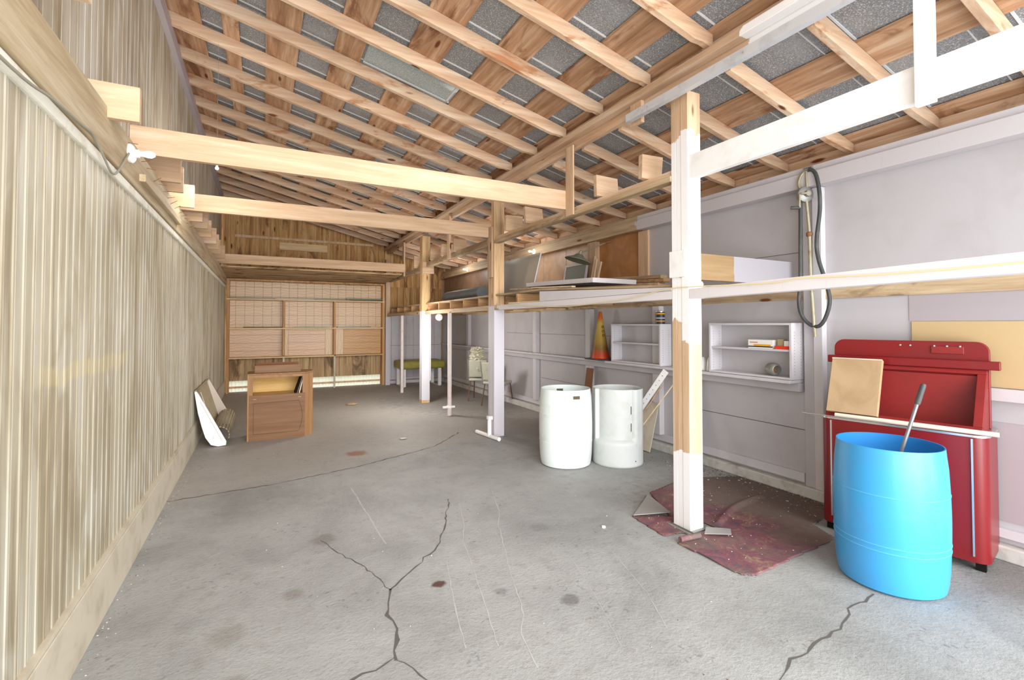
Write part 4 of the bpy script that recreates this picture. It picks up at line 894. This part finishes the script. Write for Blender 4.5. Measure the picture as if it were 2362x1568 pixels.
MB().bar((4.28, 4.75, .012), (4.44, 4.75, .60), .42, .012, (1, 0, .2)).build('board_offcut', 'skirt', label='wide beige panel leaning behind the perforated rail', cat='board')
# bench
t = thing('padded_bench', (3.75, 12.35, 0), 'low bench with olive green vinyl pad and white legs', 'bench')
mb = MB(); mb.box(3.08, 4.25, 11.95, 12.72, .46, .66)
o = mb.build('seat_pad', 'green', t, bevel=.05, seg=4, smooth=True)
for x_, y_ in ((3.17, 12.0), (4.1, 12.0), (3.17, 12.6), (4.1, 12.6)): B(x_ - .04, x_ + .04, y_ - .03, y_ + .03, .02, .46).build('leg', 'white', t, bevel=.003)
B(3.14, 3.19, 12.0, 12.6, .0, .02).build('foot_rail', 'skirt', t); B(4.08, 4.13, 12.0, 12.6, .0, .02).build('foot_rail', 'skirt', t)
# chairs
def chair(px, py, rot, lab):
    t = thing('vinyl_chair', (px, py, 0), lab, 'chair', 'cream vinyl chairs by the wall')
    R = Matrix.Rotation(rot, 3, 'Z'); W = lambda x, y, z: V((px, py, 0)) + R @ V((x, y, z))
    def rot_build(mb, name, m_, **k):
        for v in mb.bm.verts: v.co = W(*v.co)
        return mb.build(name, m_, t, **k)
    mb = MB(); mb.box(-.22, .22, -.22, .22, .42, .475); rot_build(mb, 'seat', 'creamvinyl', bevel=.02, seg=3, smooth=True)
    mb = MB(); mb.hexa([(-.21, .20, .50), (.21, .20, .50), (.21, .24, .50), (-.21, .24, .50), (-.19, .30, .86), (.19, .30, .86), (.19, .34, .86), (-.19, .34, .86)]); rot_build(mb, 'backrest', 'creamvinyl', bevel=.018, seg=3, smooth=True)
    for sx in (-1, 1):
        rot_build(MB().tube([(sx * .19, -.18, .42), (sx * .22, -.25, .0)], .012, 10), 'leg', 'brownleg', smooth=True)
        rot_build(MB().tube([(sx * .19, .18, .42), (sx * .22, .26, .0)], .012, 10), 'leg', 'brownleg', smooth=True)
        rot_build(MB().tube(arc([(sx * .215, -.1, .415), (sx * .225, .1, .41), (sx * .225, .2, .44), (sx * .21, .26, .58), (sx * .2, .35, .88)]), .010, 10), 'back_frame', 'chrome', smooth=True)
chair(4.12, 9.36, 2.5, 'farther cream vinyl chair with a sack heaped on it')
chair(4.16, 8.64, 2.2, 'nearer cream vinyl chair, half hidden by the middle post')
t = thing('sack', (4.05, 9.3, .48), 'knotted dusty plastic sack sitting on the farther cream chair', 'sack')
mb = MB(); mb.blob((4.06, 9.30, .67), (.20, .20, .19), 3, 4, .35, 3); mb.blob((3.98, 9.24, .90), (.15, .14, .12), 5, 4, .5, 4); mb.build('body', 'sack', t, smooth=True)
MB().blob((3.96, 9.22, 1.045), (.13, .10, .07), 9, 4, .7, 5).build('gathered_top', 'sack', t, smooth=True)
MB().tube([(3.92, 9.10, .985), (4.02, 9.11, .98), (4.08, 9.12, .90)], .005, 6).build('tie_string', 'wire', t)
# ================================================================== RED CHEST
O_ = V((3.925, 2.27, 0)); ES = V((.198, -.980, 0)); ET = V((.980, .198, 0)); EZ = V((0, 0, 1)); WD, DP, HT = .95, .405, .865
L_ = lambda s, t_, z: O_ + ES * s + ET * t_ + EZ * z
def lbox(s0, s1, t0, t1, z0, z1): return MB().hexa([L_(s0, t0, z0), L_(s1, t0, z0), L_(s1, t1, z0), L_(s0, t1, z0), L_(s0, t0, z1), L_(s1, t0, z1), L_(s1, t1, z1), L_(s0, t1, z1)])
t = thing('red_chest', L_(WD / 2, DP / 2, 0), 'large red enamel chest with raised lid against the right wall', 'chest')
def rounded(s0, s1, t0, t1, r, n=6):
    p = []
    for (cs, ct, a0) in ((s0 + r, t0 + r, math.pi), (s1 - r, t0 + r, 1.5 * math.pi)):
        for k in range(n + 1): a = a0 + k / n * math.pi / 2; p.append((cs + r * math.cos(a), ct + r * math.sin(a)))
    return p + [(s1, t1), (s0, t1)]
MB().prism([L_(a, b, .06) for a, b in rounded(0, WD, 0, DP, .07)], (0, 0, HT - .06)).build('body', 'red', t, smooth=True)
MB().prism([L_(a, b, HT) for a, b in rounded(-.006, WD + .006, -.006, DP, .075)], (0, 0, .014)).build('top_trim', 'chrome', t, smooth=True)
for s_ in (.075, WD - .075): lbox(s_ - .005, s_ + .005, -.008, .0, .12 if s_ < .2 else .10, HT - .01).build('chrome_strip', 'chrome', t)
for s_, t_ in ((.05, .06), (WD - .05, .06), (.05, DP - .05), (WD - .05, DP - .05)): lbox(s_ - .025, s_ + .025, t_ - .02, t_ + .02, 0, .06).build('foot', 'dark', t)
# sloping well frame
def slope(s0, s1, f0, f1, th=.03, ta=.045, za=HT + .015, tb=.30, zb_=1.285):
    A = lambda s, f: L_(s, ta + (tb - ta) * f, za + (zb_ - za) * f); nn = (L_(0, ta - tb, 0) - L_(0, 0, 0)); n3 = (ET * (zb_ - za) * -1 + EZ * (tb - ta)).normalized() * th
    p = [A(s0, f0), A(s1, f0), A(s1, f1), A(s0, f1)]; return MB().hexa([q - n3 for q in p] + p)
SA, SB = .02, WD - .03
slope(SA, SB, 0, .11, .035).build('well_frame', 'redin', t, bevel=.004); slope(SA, SB, .93, 1.0, .035).build('well_frame', 'redin', t, bevel=.004)
slope(SA, SA + .045, .11, .93, .035).build('well_frame', 'redin', t, bevel=.004); slope(SB - .05, SB, .11, .93, .035).build('well_frame', 'redin', t, bevel=.004)
lbox(SA + .02, SB - .02, .30, .315, HT + .015, 1.24).build('well_back', 'redin', t)
MB().prism([L_(SB - .012, .07, HT + .015), L_(SB - .012, DP - .02, HT + .015), L_(SB - .012, DP - .02, 1.28), L_(SB - .012, .30, 1.27)], ES * .012).build('well_side', 'redin', t)
MB().prism([L_(SA, .07, HT + .015), L_(SA, DP - .02, HT + .015), L_(SA, DP - .02, 1.28), L_(SA, .30, 1.27)], ES * .012).build('well_side', 'redin', t)
lbox(-.035, WD + .035, .285, .33, 1.285, 1.345).build('hinge_rail', 'red', t, bevel=.006)
p = []
for (cs, cz_, a0) in ((WD - .02 - .07, 1.475 - .07, 0), (.0 + .07, 1.475 - .07, math.pi / 2)):
    for k in range(7): a = a0 + k / 6 * math.pi / 2; p.append((cs + .07 * math.cos(a), cz_ + .07 * math.sin(a)))
MB().prism([L_(s_, .335, z_) for s_, z_ in [(0, .88), (WD - .02, .88)] + p], ET * .03).build('lid', 'red', t, bevel=.006); LID = bpy.context.scene.objects[[o.name for o in t.children if o.name.startswith('lid')][0]]
B2 = lbox(.62, .80, .325, .334, 1.385, 1.44); B2.build('catch_plate', 'redin', LID, bevel=.004)
for s_ in (.44, .50, .64, .71, .78): MB().lathe([(0, 0), (.008, 0), (.006, .005), (0, .006)], L_(s_, .334 if s_ < .6 else .325, 1.44), axis=-ET, n=10).build('bolt', 'chrome', LID)
t = thing('cardboard_box', L_(.2, .12, HT + .05), 'flat tan cardboard box leaning in the open red chest', 'box')
def cb(s0, s1, f0, f1, off, th):
    A = lambda s, f: L_(s, .06 + .16 * f, HT + .04 + .41 * f); n3 = (ET * -.41 + EZ * .16).normalized()
    p = [A(s0, f0), A(s1, f0), A(s1 + .0, f1), A(s0, f1)]; return MB().hexa([q + n3 * off for q in p] + [q + n3 * (off + th) for q in p])
cb(.035, .365, .0, 1.0, .005, .04).build('carton', 'card', t, bevel=.003)
cb(.035, .365, .975, 1.0, .0455, .003).build('tape_edge', 'skirt', t)
MB().tube([L_(.10, .012, HT + .032), L_(1.0, .012, HT + .034)], .016, 12).build('wooden_pole', 'creamenamel', smooth=True, label='pale round pole lying across the front of the red chest', cat='pole')
MB().tube([L_(-.12, -.02, HT + .022), L_(.45, -.022, HT + .022)], .004, 6).build('metal_rod', 'chrome', smooth=True, label='thin metal rod lying along the left front edge of the red chest', cat='rod')
# ================================================================== RUG + DEBRIS
def inpoly(x, y, P):
    r = False
    for i in range(len(P)):
        (x1_, y1_), (x2_, y2_) = P[i], P[i - 1]
        if (y1_ > y) != (y2_ > y) and x < (x2_ - x1_) * (y - y1_) / (y2_ - y1_) + x1_: r = not r
    return r
RP = [(2.74, 3.12), (3.02, 2.98), (3.27, 3.47), (3.9, 3.62), (4.44, 3.4), (4.44, 2.62), (4.34, 2.42), (3.90, 2.32), (3.80, 2.10), (2.80, 2.03), (2.72, 2.08), (2.70, 2.58), (2.90, 2.62), (2.86, 2.70), (2.70, 2.72)]
mb = MB(); st = .0125; vs = {}
def rz(x, y): return .008 + .012 * max(0, mnoise.noise(V((x * 2.1, y * 2.6, 0)))) + .02 * max(0, 1 - abs((y - 2.55) - .35 * math.sin((x - 3) * 1.6)) / .05) * (1 if 3.2 < x < 4.1 else 0)
def gv(i, j):
    if (i, j) not in vs: vs[(i, j)] = mb.bm.verts.new((2.7 + i * st, 2.0 + j * st, rz(2.7 + i * st, 2.0 + j * st)))
    return vs[(i, j)]
for i in range(144):
    for j in range(134):
        x_, y_ = 2.7 + (i + .5) * st, 2.0 + (j + .5) * st
        if inpoly(x_, y_, RP) and not (2.89 < x_ < 3.16 and 2.62 < y_ < 2.89): mb.face([gv(i, j), gv(i + 1, j), gv(i + 1, j + 1), gv(i, j + 1)])
t = thing('rug', (3.5, 2.7, 0), 'worn red patterned rug under the near post', 'rug')
o = mb.build('pile', 'rug', t, smooth=True); sm = o.modifiers.new('thickness', 'SOLIDIFY'); sm.thickness = .006
MB().prism([(2.75, 3.11, .012), (3.03, 2.98, .03), (3.20, 3.42, .014)], (0, 0, .006)).build('folded_corner', 'backing', t)
MB().prism([(2.95, 2.56, .03), (3.12, 2.46, .03), (3.20, 2.53, .028), (3.06, 2.64, .03)], (0, 0, .005)).build('torn_flap', 'backing', t)
MB().tube([(2.72, 2.58, .03), (2.90, 2.56, .032)], .02, 12).build('rolled_edge', 'rug', t, smooth=True)
mb = MB()
def chip(x, y, s, z=0):
    a = random.uniform(0, 6.28); e = V((math.cos(a), math.sin(a), 0)) * s; f = V((-e.y, e.x, 0)) * random.uniform(.3, .9); q = V((x, y, z))
    mb.hexa([q - e - f, q + e - f, q + e + f, q - e + f, q - e * .6 - f * .6 + V((0, 0, s * .7)), q + e * .6 - f * .6 + V((0, 0, s * .8)), q + e * .6 + f * .6 + V((0, 0, s * .6)), q - e * .6 + f * .6 + V((0, 0, s * .7))])
for k in range(420):
    yy = random.uniform(2.45, 4.4); xx = 4.44 - abs(random.gauss(0, .22))
    mb.mi = 1 if random.random() < .12 else 0; chip(xx, yy, random.uniform(.003, .009), .012 if inpoly(xx, yy, RP) else 0.0)
for k in range(220): mb.mi = 1 if random.random() < .25 else 0; chip(XL + .04 + abs(random.gauss(0, .05)), random.uniform(2, 7.5), random.uniform(.002, .0045))
for k in range(120): mb.mi = 1 if random.random() < .5 else 0; chip(random.uniform(0, 3.6), random.uniform(1.4, 8), random.uniform(.002, .005))
for k in range(90): mb.mi = 1; xx, yy = random.uniform(2.75, 4.2), random.uniform(2.1, 3.3); chip(xx, yy, random.uniform(.002, .005), .026 if inpoly(xx, yy, RP) else 0)
mb.build('floor_debris', ['dirt', 'palechip'], kind='stuff', label='crumbs of dirt and paint scattered on the concrete floor', cat='debris')
MB().blob((1.757, 6.683, .012), (.05, .035, .014), 2, 3, .3).build('shell_piece', 'palechip', smooth=True, label='small pale shell-like scrap lying alone on the middle of the floor', cat='scrap')
MB().blob((1.6, 9.95, .02), (.11, .06, .024), 4, 3, .5).build('rag', 'card', smooth=True, label='crumpled brownish rag on the floor right of the console cabinet', cat='rag')
MB().lathe([(0, 0), (.016, 0), (.016, .01), (0, .012)], (2.40, 3.06, 0), n=14).build('bottle_cap', 'porcelain', smooth=True, label='tiny white cap on the floor left of the rug', cat='cap')
